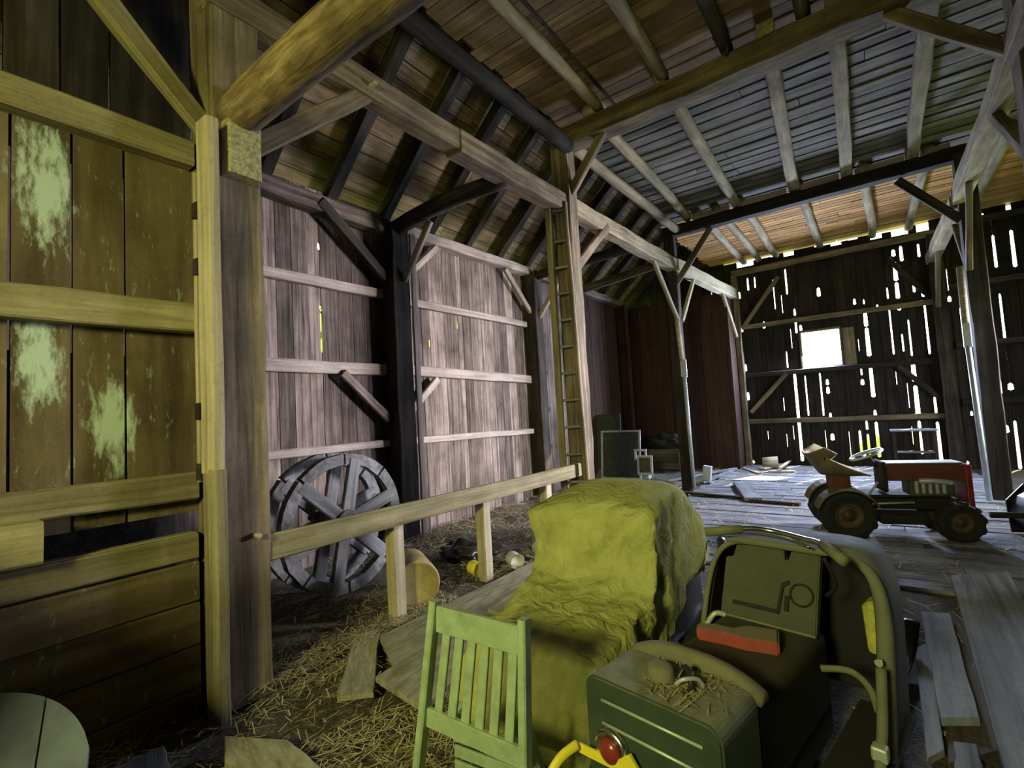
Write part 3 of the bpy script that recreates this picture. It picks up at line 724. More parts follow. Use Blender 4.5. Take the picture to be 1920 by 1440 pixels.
box('track', (0, .55, .1), (.36, 1.2, .2), 'rubber', s1, .05, True)
for sx in (-.3, .34):
    tube('ski', smooth_path([(sx, 1.2, .03), (sx, 1.8, .03), (sx, 2.1, .05), (sx, 2.3, .16)]), .05, 'black', s1, ry=.012)
# the tarp: draped cloth built section by section
bm = bmesh.new(); rows = []
prof = [(-.24, .03, .33, .36, .0), (-.18, .30, .34, .40, .0), (-.10, .46, .34, .44, 0), (.10, .50, .35, .44, 0), (.28, .52, .36, .44, 0), (.44, .54, .38, .45, 0), (.54, .57, .39, .45, 0),
        (.59, .63, .40, .45, 0), (.62, .78, .38, .46, 0), (.648, .95, .37, .46, 0), (.67, .99, .36, .46, 0), (.70, 1.005, .355, .46, 0), (.80, 1.04, .36, .46, .0), (.95, 1.07, .35, .45, 0), (1.12, 1.09, .32, .44, .02), (1.3, 1.06, .32, .44, .03), (1.5, .94, .30, .43, .05), (1.72, .74, .28, .40, .06), (1.95, .48, .22, .33, .07), (2.1, .25, .15, .25, .08)]
def lerp_prof(y):
    for p, q in zip(prof, prof[1:]):
        if p[0] <= y <= q[0]:
            f = (y-p[0])/(q[0]-p[0]); f2 = f
            return [a+(b-a)*f2 for a, b in zip(p, q)]
    return list(prof[-1])
ns = 84; nu = 72
for i in range(ns+1):
    v = i/ns; yy = -.24+.80*v/.36 if v < .36 else (.56+.16*(v-.36)/.30 if v < .66 else .72+1.38*(v-.66)/.34)
    # denser around the steep dash
    _, zt, hw, hb, cx = lerp_prof(yy)
    row = []
    for j in range(nu+1):
        u = j/nu; s_ = u*2-1
        # from left hem over the top to right hem
        if abs(s_) < .38:
            f = s_/.38; x = hw*f; z = zt - .035*abs(f)**4 + .018*math.cos(f*PI*.5)
        else:
            f = (abs(s_)-.38)/.62; sg = math.copysign(1, s_)
            hem = .02 if sg < 0 else .05+.38*max(0, min(1, (yy-.35)/.9))
            flare = hw+(hb-hw-(.09 if sg > 0 and yy > .3 else 0))*f**.7
            x = sg*flare; z = (zt-.035)+(hem-(zt-.035))*f**1.15
        # folds
        dash = math.exp(-((yy-.62)/.10)**2)
        fold = .016*math.sin(9*yy+5*s_+2.0*noise.noise((s_*2, yy*2, 0)))*min(1, abs(s_)*2.2)
        fold += .020*noise.noise((x*4, yy*4, z*3)) + .008*noise.noise((x*12, yy*14, z*9)) + (.012*noise.noise((x*16, yy*34, 2)) if yy < .6 else 0)
        q_ = x*.9-(z-.5)**2*1.6; sweep = (.030*math.sin(24*q_+2)**3*max(0, min(1, (x+.25)*3)) + .018*noise.noise((x*7, z*6, 4)))*dash*max(0, min(1, (z-.5)*6))*(1 if abs(s_) < .38 else max(0, 1-(abs(s_)-.38)*4))
        y2 = yy - .03*dash*math.sin(10*x+4*z) + sweep
        if abs(s_) >= .38: x += math.copysign(fold*1.5, x)
        else: z += fold*.8
        rdg = lambda *q: max(0.0, 1-abs(noise.noise(q))*5)
        rr = .020*rdg(x*2.2+1.5*z, yy*2.6, z*2.2+3)+.014*rdg(x*4+3*z, yy*5, z*4)
        front = 1 if yy < .52 else max(0, 1-(yy-.52)*9)
        z += rr*front*(.9 if abs(s_) < .38 else .2)
        if abs(s_) >= .38 and s_ < 0: x -= rr*1.0
        # drapes falling from the right-hand lip: fan across the face and down the side
        dx_, dz_ = x-.40, min(z-1.02, -.02); th = math.atan2(-dz_, -dx_); dist_ = math.hypot(dx_, dz_)
        fan = max(0, math.sin(th*13+1.2*noise.noise((x*3, z*3, 7))))**3*min(1, dist_*2.2)*max(0, 1-dist_*1.1)
        if abs(s_) < .5: y2 -= .050*fan*dash
        if s_ >= .34 and yy > .5:
            th2 = math.atan2(max(.02, 1.06-z), yy-.62); pl = max(0, math.sin(th2*11+.8*noise.noise((yy*3, z*3, 1))))**2
            x += .040*pl*min(1, (1.05-z)*2)*max(0, min(1, (1.7-yy)))
        if .55 < yy < .75 and abs(s_) < .38: y2 -= .05*(1-abs(s_)/.38)*0
        if s_ < 0 and z > .6: x -= .09*math.exp(-((yy-.66)/.10)**2)*(z-.6)/.4*abs(s_)/.4*(1 if abs(s_) < .4 else max(0, 1-(abs(s_)-.4)*3))
        row.append((x+cx, y2, max(z, .012)))
    rows.append(row)
loft(bm, rows, cap=False, closed=False)
# rear hem closes the back end
me_rows = rows[0]
tp = mk('tarp', bm, 'tarp', None, MW[s1.name].copy(), smooth=True)
tag(tp, 'yellow-green cloth tarp draped over the snowmobile in the middle', 'tarp')
md = tp.modifiers.new('thick', 'SOLIDIFY'); md.thickness = .006; md.offset = 1

# ================================================================== THE OPEN SLED
RZ2 = -math.radians(11)
s2 = thing('snowmobile', 'dusty dark green open snowmobile with round tail light, nearest the camera', 'snowmobile', (-.68, 1.60, 0), RZ2)
# tail box
def rbox_bm(x0, x1, y0, y1, z0, z1, rt=.05, n=6):
    """box whose long top corners are rounded"""
    poly = [(x0, z0), (x1, z0)]
    for k in range(n+1):
        a = PI/2*k/n; poly.append((x1-rt+rt*math.cos(a), z1-rt+rt*math.sin(a)))
    for k in range(n+1):
        a = PI/2+PI/2*k/n; poly.append((x0+rt+rt*math.cos(a), z1-rt+rt*math.sin(a)))
    bm = prism_bm(poly, y1-y0); bmesh.ops.translate(bm, verts=bm.verts, vec=(0, y0, 0)); 
    es = [e for e in bm.edges if abs(e.verts[0].co.y-e.verts[1].co.y) < 1e-5]
    bmesh.ops.bevel(bm, geom=es, offset=.008, segments=2, affect='EDGES')
    return bm
tb = mk('tail_box', rbox_bm(-.27, .25, 0, .27, .20, .625, .055), 'tank', s2, None, True)
for zz, xa, xb in ((.555, -.19, .19), (.475, -.19, .20), (.385, -.06, .18), (.30, -.06, .18)):
    tube('rib_trim', [(xa, -.006, zz), (xb, -.006, zz)], .0055, 'trim', tb)
# tail lamp
lm = mk('tail_lamp', lathe_bm([(.001, 0), (.066, 0), (.070, -.012), (.062, -.030), (.054, -.026), (.001, -.024)], 28, axis='Y'), 'chrome', s2, Matrix.Translation((-.150, -.002, .405)), True, True)
mk('lens', lathe_bm([(.001, -.020), (.044, -.026), (.038, -.038), (.02, -.048), (.001, -.05)], 24, axis='Y'), 'lens', lm, None, True, True)
lm2 = mk('tail_cap', lathe_bm([(.001, 0), (.045, 0), (.045, -.02), (.03, -.028), (.001, -.03)], 24, axis='Y'), 'pad', s2, Matrix.Translation((.13, -.002, .36)), True, True)
# filler cap and cable on top
mk('filler_cap', lathe_bm([(.001, 0), (.048, 0), (.050, .012), (.044, .045), (.03, .05), (.001, .052)], 22), 'pad', s2, Matrix.Translation((-.03, .14, .625)), True, True)
tube('fuel_line', smooth_path([(.03, .15, .64), (.05, .17, .68), (.075, .15, .67), (.09, .13, .64), (.085, .10, .63)]), .010, 'black', s2)
tube('fuel_line', smooth_path([(.04, .12, .64), (.07, .12, .665), (.10, .16, .66), (.11, .18, .63)]), .007, 'steel', s2)
# rounded pad between tail box and seat
bm = bmesh.new(); rows = []
for j in range(15):
    f = j/14*2-1; h_ = .062*(1-abs(f)**2.6); rows.append([(f*.26, .27, .58), (f*.26, .27, .60+h_), (f*.26, .285, .615+h_), (f*.26, .32, .615+h_), (f*.26, .335, .60+h_), (f*.26, .335, .58)])
loft(bm, rows); mk('seat_end', bm, 'pad', s2, None, True, True)
# seat
bm = rbox_bm(-.22, .22, .335, 1.12, .22, .535, .05); mk('seat', bm, 'seat', s2, None, True)
box('tunnel', (0, .55, .16), (.40, 1.3, .24), 'blackm', s2, .02, True)
box('track', (0, .5, .07), (.38, 1.5, .14), 'rubber', s2, .05, True)
for sx in (-.36, .36): box('running_board', (sx*.97+.05, .75, .2), (.2, 1.0, .025), 'blackm', s2, .005, True)
# console
con = thing_c = None
cm = Matrix.Translation((.0, 1.10, .70)) @ Matrix.Rotation(math.radians(-24), 4, 'X')
poly = [(-.22, -.18), (.21, -.18), (.215, .19), (.09, .19), (.085, .12), (.06, .12), (.055, .19), (-.17, .19), (-.175, .10), (-.22, .10)]
bm = prism_bm(poly, .05); bmesh.ops.bevel(bm, geom=[e for e in bm.edges], offset=.006, segments=2, affect='EDGES')
cn = mk('console', bm, 'consol', s2, cm, True)
poly = [(-.17, -.12), (.07, -.12), (.075, -.02), (.10, .02), (.10, .03), (.05, .03), (.045, -.095), (-.17, -.095)]
mk('console_rib', prism_bm([(-.16, -.125), (.045, -.125), (.045, -.105), (-.16, -.105)], -.012), 'blackm', cn, None, True)
mk('console_rib', prism_bm([(.04, -.125), (.055, -.125), (.07, .0), (.095, .02), (.09, .035), (.06, .02), (.045, -.1)], -.012), 'blackm', cn, None, True)
mk('gauge_ring', tube_bm([(.145+.048*math.cos(2*PI*k/24), -.004, -.02+.048*math.sin(2*PI*k/24)) for k in range(24)], .005, 8, True), 'blackm', cn, None, True, True)
box('pocket', (.085, -.004, -.07), (.022, .012, .07), 'blackm', cn, .004, True)
box('console_lip', (0, -.008, -.183), (.43, .03, .012), 'hullrim', cn, .004, True)
# cowl shell, open towards the rider
secs = [(.86, .385, .16, .885, .30, .085), (1.00, .395, .16, .90, .26, .085), (1.3, .40, .16, .90, .16, .07), (1.6, .37, .16, .78, .08, .0), (1.9, .28, .16, .58, 0, 0), (2.1, .16, .2, .40, 0, 0)]
bm = hull_bm(secs, 26, 6); hu = mk('hood', bm, 'hull', s2, None, True, True)
md = hu.modifiers.new('thick', 'SOLIDIFY'); md.thickness = .014; md.offset = -1
mk('hood_inner_shade', hull_bm([(a_+.02, b_-.022, c_, d_-.022, e_, f_) for a_, b_, c_, d_, e_, f_ in secs[:5]], 26, 6), 'blackm', s2, None, True, True)  # added black inner shell, shade inside the hood given as colour
rim = []
for i in range(27):
    a = PI*i/26; cx_ = math.copysign(abs(math.cos(a))**(2/6), math.cos(a)); sz = abs(math.sin(a))**(2/6); rim.append((.085-.38*cx_, .855+.30*sz, .16+.72*sz))
mk('hood_rim', tube_bm(rim, [.014+.020*max(0, (k-13)/13) for k in range(27)], 8), 'hullrim', s2, None, True, True)
box('top_pad', (.03, 1.17, .885), (.46, .10, .03), 'hullrim', s2, .01, True)
box('firewall', (.07, 1.42, .48), (.72, .03, .6), 'blackm', s2, .01, True)
# handlebar
hb = tube('handlebar', smooth_path([(-.19, 1.0, .95), (-.06, 1.08, .965), (.04, 1.12, .955), (.18, 1.09, .945), (.26, 1.03, .95), (.37, .92, .93)]), .013, 'chrome', s2)
tube('grip', [(-.24, .97, .945), (-.09, 1.06, .962)], .022, 'hullrim', hb)
tube('grip', [(.27, 1.02, .95), (.38, .90, .925)], .022, 'hullrim', hb)
tube('brake_lever', smooth_path([(.0, 1.06, .95), (.12, 1.05, .945), (.22, 1.02, .93)]), .007, 'chrome', hb)
tube('throttle_cable', smooth_path([(.30, .92, .92), (.32, .98, .80), (.26, 1.05, .72)]), .008, 'blackm', s2)
# odds inside the cowl and along the right side
bm = bmesh.new(); box_bm(bm, (0, 0, 0), (.07, .12, .22), None, .02); 
for v_ in bm.verts: v_.co += V((noise.noise(v_.co*20), noise.noise(v_.co*20+V((5, 0, 0))), noise.noise(v_.co*20+V((0, 7, 0)))))*.012
mk('insulation', bm, 'foam', s2, Matrix.Translation((.40, 1.2, .58)), True)
tube('hose', smooth_path([(.24, .95, .44), (.34, .98, .45), (.41, .95, .42), (.45, .88, .37)]), .014, 'hullrim', s2)
tube('hose', smooth_path([(-.27, .93, .46), (-.24, 1.0, .53), (-.18, 1.0, .54)]), .013, 'trim', s2)
tube('side_bar', smooth_path([(.475, .86, .55), (.485, .76, .40), (.485, .68, .30), (.48, .63, .17)]), .018, 'hullrim', s2)
for z_ in (.33, .22): box('bar_clamp', (.485, .68+(z_-.30)*.4, z_), (.05, .045, .05), 'trim', s2, .008, True)
mk('bolt', lathe_bm([(.001, 0), (.014, 0), (.012, .012), (.001, .014)], 12), 'trim', s2, Matrix.Translation((.465, .88, .56)) @ Matrix.Rotation(-PI/2, 4, 'X'), True)
# yellow rear bumper
S2I = MW[s2.name].inverted()
def sl(px, py, c):
    a_ = S2I @ V((0, 0, EYE)); d_ = S2I.to_3x3() @ _ray(px, py); return a_ + d_*((c-a_.y)/d_.y)
tube('bumper', smooth_path([sl(1010, 1500, -.2), sl(1030, 1455, -.17), sl(1052, 1420, -.12), sl(1082, 1396, -.05)]), .011, 'yellow', s2, ry=.017)
e0, e1 = sl(1081, 1398, -.035), sl(1178, 1446, -.03); d_ = e1-e0
mk('bumper_bar', timber_bm(d_.length, .012, .034, .0005, 4, .002), 'yellow', s2, frame(e0, e1), True)
mk('bumper_bar', timber_bm(.07, .012, .05, .0005, 2, .002), 'yellow', s2, frame(e1-d_*.12, e1+V((.01, 0, .028))), True)
for sx in (-.3, .3): tube('ski', smooth_path([(sx, 1.3, .03), (sx, 2.0, .03), (sx, 2.3, .05), (sx, 2.5, .16)]), .05, 'black', s2, ry=.012)
for sx in (-.3, .3): tube('ski_leg', [(sx, 1.75, .04), (sx*.8, 1.7, .3)], .02, 'black', s2)

# red piece on the seat
bm = prism_bm([(-.17, -.03), (-.10, -.045), (-.02, -.03), (.03, -.075), (.16, -.075), (.16, .065), (.02, .065), (-.05, .045), (-.17, .03)], .055)
bmesh.ops.rotate(bm, verts=bm.verts, cent=(0, 0, 0), matrix=Matrix.Rotation(PI/2, 3, 'X'))
bmesh.ops.bevel(bm, geom=[e for e in bm.edges], offset=.008, segments=2, affect='EDGES')
rp = onz(1385, 1205, .54)
o = mk('red_lens_housing', bm, 'redp', None, Matrix.Translation((rp.x, rp.y, .537+.055)) @ Matrix.Rotation(math.radians(8), 4, 'Z') @ Matrix.Rotation(0, 4, 'X'))
zmin = min((o.matrix_basis @ v_.co).z for v_ in o.data.vertices); o.location.z += .537-zmin
tag(o, 'dusty red plastic lamp housing lying on the snowmobile seat', 'lamp housing')

# ================================================================== GREEN CHAIR
A = onz(816, 1130, .86); B = onz(982, 1160, .865); ax = (B-A); ax.z = 0; Wc = ax.length; ang = math.atan2(ax.y, ax.x)
ch = thing('folding_chair', 'green slatted wooden folding chair standing with its back to the camera', 'chair', (A.x, A.y, 0), ang)
P = lambda x, y, z: V((x, y, z))
lean = lambda z: -.08*(.86-z)/.86    # back leans away at the top
def cbar(name, p0, p1, w, h, up=(0, 1, 0)):
    L = (V(p1)-V(p0)).length; mk(name, timber_bm(L, w, h, .0015, 4, .006), 'green', ch, frame(p0, p1, up), True)
zlow = .0
cbar('back_post', (-.085, lean(0)-.02, zlow), (.0, 0, .87), .034, .05)
cbar('back_post', (Wc+.015, lean(0)-.02, zlow), (Wc, 0, .865), .034, .05)
cbar('top_rail', (.01, .0, .80), (Wc-.01, .0, .785), .105, .022)
bz = .43
cbar('bottom_rail', (-.045, lean(bz), bz+.005), (Wc, lean(bz), bz-.025), .075, .024)
for k in range(6):
    f = .135+k*.148
    cbar('slat', (f*Wc*.97-.035*(1-f), lean(.45), .45-.02*f), (f*Wc, 0, .75), .042*Wc/.45, .014)
# folded seat frame behind the back
for xx in (.05, Wc-.05): cbar('leg', (xx, .24, .0), (xx, .06, .44), .03, .04)
for k in range(5): cbar('seat_slat', (.03, .045, .10+k*.058), (Wc-.04, .045, .10+k*.058), .045, .012)

# ================================================================== GARDEN TRACTOR
TH = math.radians(14)
tr = thing('garden_tractor', 'small orange-red garden tractor with olive bucket seat, before the far wall', 'tractor', (-.36, 6.93, 0), TH)
# local: x forward, y left (away), z up
def tyre(name, x, y, R, wd, mat_r='rim'):
    prof = [(R*.52, -wd*.42), (R*.8, -wd*.5), (R*.95, -wd*.46), (R, -wd*.25), (R, wd*.25), (R*.95, wd*.46), (R*.8, wd*.5), (R*.52, wd*.42)]
    bm = bmesh.new(); rings = []
    for r_, z_ in prof: rings.append([(r_*math.cos(2*PI*k/28), z_, r_*math.sin(2*PI*k/28)) for k in range(28)])
    rings.append(rings[0]); loft(bm, rings, cap=False)
    for k in range(22):
        a = 2*PI*k/22; Mx = Matrix.Rotation(-a, 4, 'Y') @ Matrix.Translation((R+.004, 0, 0)) @ Matrix.Rotation(.45 if k % 2 else -.45, 4, 'X')
        r = bmesh.ops.create_cube(bm, size=1.0, matrix=Mx @ Matrix.Diagonal((.018, wd*.75, .028, 1)))
    t_ = mk(name, bm, 'rubber', tr, Matrix.Translation((x, y, R+.006)), True, False)
    h_ = mk('hub', lathe_bm([(.001, -wd*.30), (R*.18, -wd*.32), (R*.2, -wd*.18), (R*.40, -wd*.12), (R*.54, -wd*.42), (R*.56, -wd*.36), (R*.56, wd*.36), (.001, wd*.3)], 24, axis='Y'), mat_r, t_, None, True, True)
tyre('rear_wheel', -.02, -.30, .265, .22); tyre('rear_wheel', -.02, .32, .265, .22)
tyre('front_wheel', .98, -.26, .20, .14); tyre('front_wheel', .98, .28, .20, .14)
box('chassis', (.48, 0, .36), (1.15, .24, .12), 'blackm', tr, .02, True)
box('axle', (.98, 0, .22), (.06, .5, .06), 'blackm', tr, .01, True)
box('transaxle', (-.02, 0, .28), (.24, .42, .2), 'blackm', tr, .04, True)
def fender(y):
    bm = bmesh.new(); rows = []
    for k in range(13):
        a = math.radians(20+k*12); rows.append([(-.02+.31*math.cos(a), y-.12, .27+.29*math.sin(a)), (-.02+.31*math.cos(a), y+.12, .27+.30*math.sin(a)), (-.02+.295*math.cos(a), y+.12, .27+.285*math.sin(a)), (-.02+.295*math.cos(a), y-.12, .27+.275*math.sin(a))])
    loft(bm, rows); mk('fender', bm, 'olive', tr, None, True)
fender(-.30); fender(.32)
box('deck', (.28, 0, .46), (.66, .44, .03), 'blackm', tr, .01, True)
box('seat_base', (-.02, 0, .60), (.2, .26, .16), 'orange', tr, .02, True)
# bucket seat: dished pan with a high flared back
bm = bmesh.new(); rows = []
for i in range(13):
    v = i/12; row = []
    if v < .5: px_, pz_ = .25-.44*(v/.5), .70-.02*math.sin(v*2*PI)
    else:
        f = (v-.5)/.5; px_, pz_ = -.19-.15*f, .70+.24*f
    for j in range(13):
        f = j/12*2-1; wy = .26+.04*v
        row.append((px_+(.16*f**4 if v > .5 else 0), wy*f, pz_+.20*abs(f)**4*min(1, v*2.2)*(1-.6*max(0, v-.6)/.4)))
    rows.append(row)
loft(bm, rows, cap=False, closed=False); sp = mk('seat', bm, 'olive', tr, None, True, True)
md = sp.modifiers.new('thick', 'SOLIDIFY'); md.thickness = .02
# hood, grille, engine
bm = rbox_bm(-.17, .17, 0, .72, .62, .80, .05); bmesh.ops.rotate(bm, verts=bm.verts, cent=(0, 0, 0), matrix=Matrix.Rotation(-PI/2, 3, 'Z'))
mk('hood', bm, 'orange', tr, Matrix.Translation((.42, 0, 0)), True)
box('hood_lit_top', (.76, 0, .808), (.70, .28, .012), 'steel', tr, .004, True)  # pale sheet added for the bluish light on the hood top
gr = box('grille', (1.13, 0, .56), (.06, .36, .46), 'tred', tr, .015, True)
for k in range(6): box('grille_slot', (.034, 0, -.15+.06*k), (.008, .26, .025), 'blackm', gr, .002, True)
box('engine', (.82, 0, .53), (.40, .26, .18), 'grey', tr, .02, True)
for k in range(5): box('cooling_fin', (.68+.06*k, -.14, .55), (.03, .03, .14), 'steel', tr, .004, True)
tube('exhaust', smooth_path([(.70, -.16, .62), (.85, -.19, .62), (.98, -.19, .60)]), .03, 'steel', tr)
box('dash', (.40, 0, .66), (.05, .34, .34), 'blackm', tr, .02, True)
tube('steering_column', [(.40, 0, .7), (.29, 0, .90)], .018, 'blackm', tr)
sw = [(.28+.17*math.cos(2*PI*k/24)*.9, .17*math.sin(2*PI*k/24), .90+.17*math.cos(2*PI*k/24)*.35) for k in range(24)]
mk('steering_wheel', tube_bm(sw, .015, 8, True), 'steel', tr, None, True, True)
for k in range(3):
    a = 2*PI*k/3; tube('wheel_spoke', [(.28, 0, .90), (.28+.15*math.cos(a), .17*math.sin(a), .90+.06*math.cos(a))], .009, 'steel', tr)
tube('lift_lever', [(.2, -.24, .46), (.3, -.27, .62)], .012, 'steel', tr)
tube('mower_rod', [(.05, -.24, .37), (.62, -.24, .40)], .012, 'steel', tr)
box('mower_deck', (.50, 0, .22), (.44, .62, .10), 'blackm', tr, .03, True)

# black snow thrower ahead of the tractor
st = thing('snow_thrower', 'black snow thrower at the right edge, just ahead of the tractor', 'snow thrower', (1.45, 7.15, 0), TH)
bm = bmesh.new(); rows = []
for k in range(11):
    a = math.radians(60+k*20); rows.append([(.24*math.cos(a), -.4, .26+.25*math.sin(a)), (.24*math.cos(a), .4, .26+.25*math.sin(a))])
loft(bm, rows, cap=False, closed=False); h_ = mk('housing', bm, 'black', st, None, True, True); md = h_.modifiers.new('thick', 'SOLIDIFY'); md.thickness = .015
for sy in (-.4, .4): mk('side_plate', prism_bm([(-.24, .02), (.2, .02), (.26, .2), (.16, .5), (-.1, .54), (-.26, .36)], .015), 'black', st, Matrix.Translation((0, sy, 0)), True)
mk('auger', tube_bm([(.12*math.cos(k*.5), -.38+.76*k/60, .25+.12*math.sin(k*.5)) for k in range(61)], .02, 6), 'rust', st, None, True, True)
tube('auger_shaft', [(0, -.4, .25), (0, .4, .25)], .025, 'rust', st)
mk('chute', lathe_bm([(.10, 0), (.10, .25), (.12, .36), (.085, .36), (.085, 0)], 16), 'black', st, Matrix.Translation((-.1, 0, .48)), True, True)
box('tray', (.08, -.2, .55), (.3, .2, .03), 'steel', st, .008, True)
tube('arm', [(-.6, -.1, .3), (-.2, -.1, .3)], .03, 'blackm', st)
mk('hub_cap', lathe_bm([(.001, 0), (.06, 0), (.05, -.03), (.001, -.035)], 16, axis='Y'), 'rim', st, Matrix.Translation((.02, -.4, .2)), True, True)

# ================================================================== LOOSE THINGS
def slab(name, label, px, z, th, mat, cat='plank', group=None):
    """plank lying flat; px: four picture points of its top face (near-left, near-right, far-right, far-left)"""
    P_ = [onz(x, y, z+th) for x, y in px]
    a = (P_[0]+P_[1])/2; b = (P_[2]+P_[3])/2; Mx = frame((a.x, a.y, z), (b.x, b.y, z)); inv = Mx.inverted(); bm = bmesh.new()
    rings = []; K = 8; ph = random.uniform(0, 99)
    for i in range(K+1):
        f = i/K; l = P_[0].lerp(P_[3], f); r = P_[1].lerp(P_[2], f)
        jl, jr = (noise.noise((f*4, ph, 0))*.008, noise.noise((f*4, 0, ph))*.008)
        zz = .004*noise.noise((f*3, ph, ph))
        l = inv @ l; r = inv @ r
        rings.append([(l.x, l.y+jl, zz), (l.x, l.y+jl, th-.004+zz), (l.x, l.y+jl-.004, th+zz), (r.x, r.y+jr+.004, th+zz), (r.x, r.y+jr, th-.004+zz), (r.x, r.y+jr, zz)])
    loft(bm, rings); o = mk(name, bm, mat, None, Mx)
    return tag(o, label, cat, group or 'loose grey planks at the lower right')
slab('plank', 'widest grey plank at the lower right corner, running away', [(1890, 1460), (2100, 1440), (1890, 1072), (1782, 1078)], .0, .05, 'plank')
slab('plank', 'blue-grey plank at the right edge beyond the widest plank', [(2020, 1300), (2200, 1280), (1990, 1090), (1880, 1102)], .0, .04, 'plank')
slab('plank', 'bright grey plank with ragged end, between hood and widest plank', [(1765, 1345), (1836, 1345), (1782, 1150), (1726, 1146)], .02, .04, 'plank')
slab('plank', 'narrow grey plank tight against the open snowmobile side', [(1738, 1420), (1770, 1405), (1742, 1205), (1715, 1215)], .0, .03, 'plank')
slab('plank', 'dull plank under the bright grey one, near the bottom edge', [(1778, 1430), (1895, 1400), (1800, 1140), (1770, 1146)], -.012, .03, 'beam')
slab('plank', 'short broken board at the bottom right by the floor edge', [(1790, 1470), (1850, 1460), (1830, 1395), (1790, 1390)], .0, .03, 'plank')
# boards lying along the handrail
slab('board', 'short straw-covered board end lying left of the green chair', [(632, 1306), (700, 1298), (712, 1178), (664, 1192)], .01, .03, 'strawp', 'board', 'loose boards beside the handrail')
slab('board', 'wide straw-covered board lying against the handrail posts', [(712, 1192), (748, 1268), (1051, 1053), (1044, 1031)], .03, .035, 'strawp', 'board', 'loose boards beside the handrail')
slab('board', 'straw-covered board between the wide one and the green chair', [(704, 1268), (795, 1326), (1056, 1074), (1051, 1055)], .025, .035, 'strawp', 'board', 'loose boards beside the handrail')
slab('board', 'grey board between the wide straw board and the tarp', [(905, 1190), (985, 1180), (1062, 1085), (1056, 1077)], .02, .03, 'plank', 'board', 'loose boards beside the handrail')
slab('board', 'short splintered board lying on top of the straw board', [(915, 1142), (938, 1148), (1008, 1100), (985, 1094)], .065, .03, 'strawp', 'board', 'loose boards beside the handrail')
slab('board', 'yellowish board at the bottom edge below the near post', [(420, 1490), (640, 1470), (540, 1386), (420, 1380)], .0, .03, 'strawp', 'board', 'loose boards beside the handrail')
slab('board', 'dark grey board end at the bottom left under the partition', [(150, 1500), (330, 1470), (308, 1398), (180, 1440)], .0, .03, 'plank', 'board', 'loose boards beside the handrail')
# cans, drum, bag
def can(label, px, py, R, L, rz, mat, lab=True):
    p = onz(px, py, R); o = thing('can', label, 'can', (p.x, p.y, R), rz, 'cans lying along the handrail')
    mk('body', lathe_bm([(.001, -L/2), (R*.96, -L/2), (R, -L/2+.006), (R, L/2-.006), (R*.96, L/2), (.9*R, L/2), (.88*R, L/2-.01), (.001, L/2-.012)], 22, axis='X'), mat, o, None, True, True)
    mk('rim', tube_bm([(L/2, R*math.cos(2*PI*k/24), R*math.sin(2*PI*k/24)) for k in range(24)], .005, 6, True), 'tin', o, None, True, True)
    return o
can('pale paint can on its side below the middle of the handrail', 965, 1050, .075, .17, -.6, 'tinbody')
can('white-banded can on its side beside the far handrail post', 1015, 1030, .08, .18, -.6, 'tinbody')
can('yellow can lying against the second handrail post', 893, 1066, .07, .15, -.3, 'yellow')
dp = onz(788, 1140, 0); dp = V((-3.42, 3.02, 0))
dr = thing('drum', 'round tan drum lying behind the first handrail post', 'drum', (dp.x, dp.y, .20), -.55)
mk('body', lathe_bm([(.001, -.24), (.185, -.24), (.20, -.22), (.195, -.08), (.20, -.07), (.195, .07), (.2, .08), (.2, .22), (.185, .24), (.17, .225), (.001, .225)], 28, axis='X'), 'drumy', dr, None, True, True)
bp = onz(872, 1052, 0)
bm = bmesh.new(); bmesh.ops.create_icosphere(bm, subdivisions=4, radius=1)
for v_ in bm.verts:
    n_ = noise.noise(v_.co*2.3)*.35+noise.noise(v_.co*6)*.14
    v_.co = V((v_.co.x*.34, v_.co.y*.26, max(-.02, v_.co.z*.13+.07)))*(1+n_)
o = mk('plastic_bag', bm, 'black', None, Matrix.Translation((bp.x-.02, bp.y+.1, 0)), smooth=True); tag(o, 'crumpled glossy black plastic bag on the floor behind the handrail', 'bag')
# bottom left rounded board
o = thing('spool_end', 'round grey wooden disc with blue light in its colour, cut off by the lower left corner', 'disc', (-2.36, .30, .28))
Mx = V((.68, -.25, .69)).to_track_quat('Z', 'Y').to_matrix().to_4x4(); Mx.translation = onz(-112, 1545, .40)
o.matrix_basis = Mx; MW[o.name] = Mx.copy()
for k in range(5):
    a, b = -.36+k*.144+.003, -.36+(k+1)*.144-.003; poly = []
    for j in range(9):
        xx = a+(b-a)*j/8; poly.append((xx, math.sqrt(max(.0, .365**2-xx*xx))))
    poly += [(xx, -z_) for xx, z_ in poly[::-1]]
    poly = [p_ for i_, p_ in enumerate(poly) if i_ == 0 or (V(p_)-V(poly[i_-1])).length > 1e-4]
    mk('board', prism_bm(poly, .03), 'blue', o, Matrix.Rotation(PI/2, 4, 'X') @ Matrix.Identity(4), True)
box('batten', (0, 0, -.05), (.09, .6, .03), 'blue', o, .004, True)

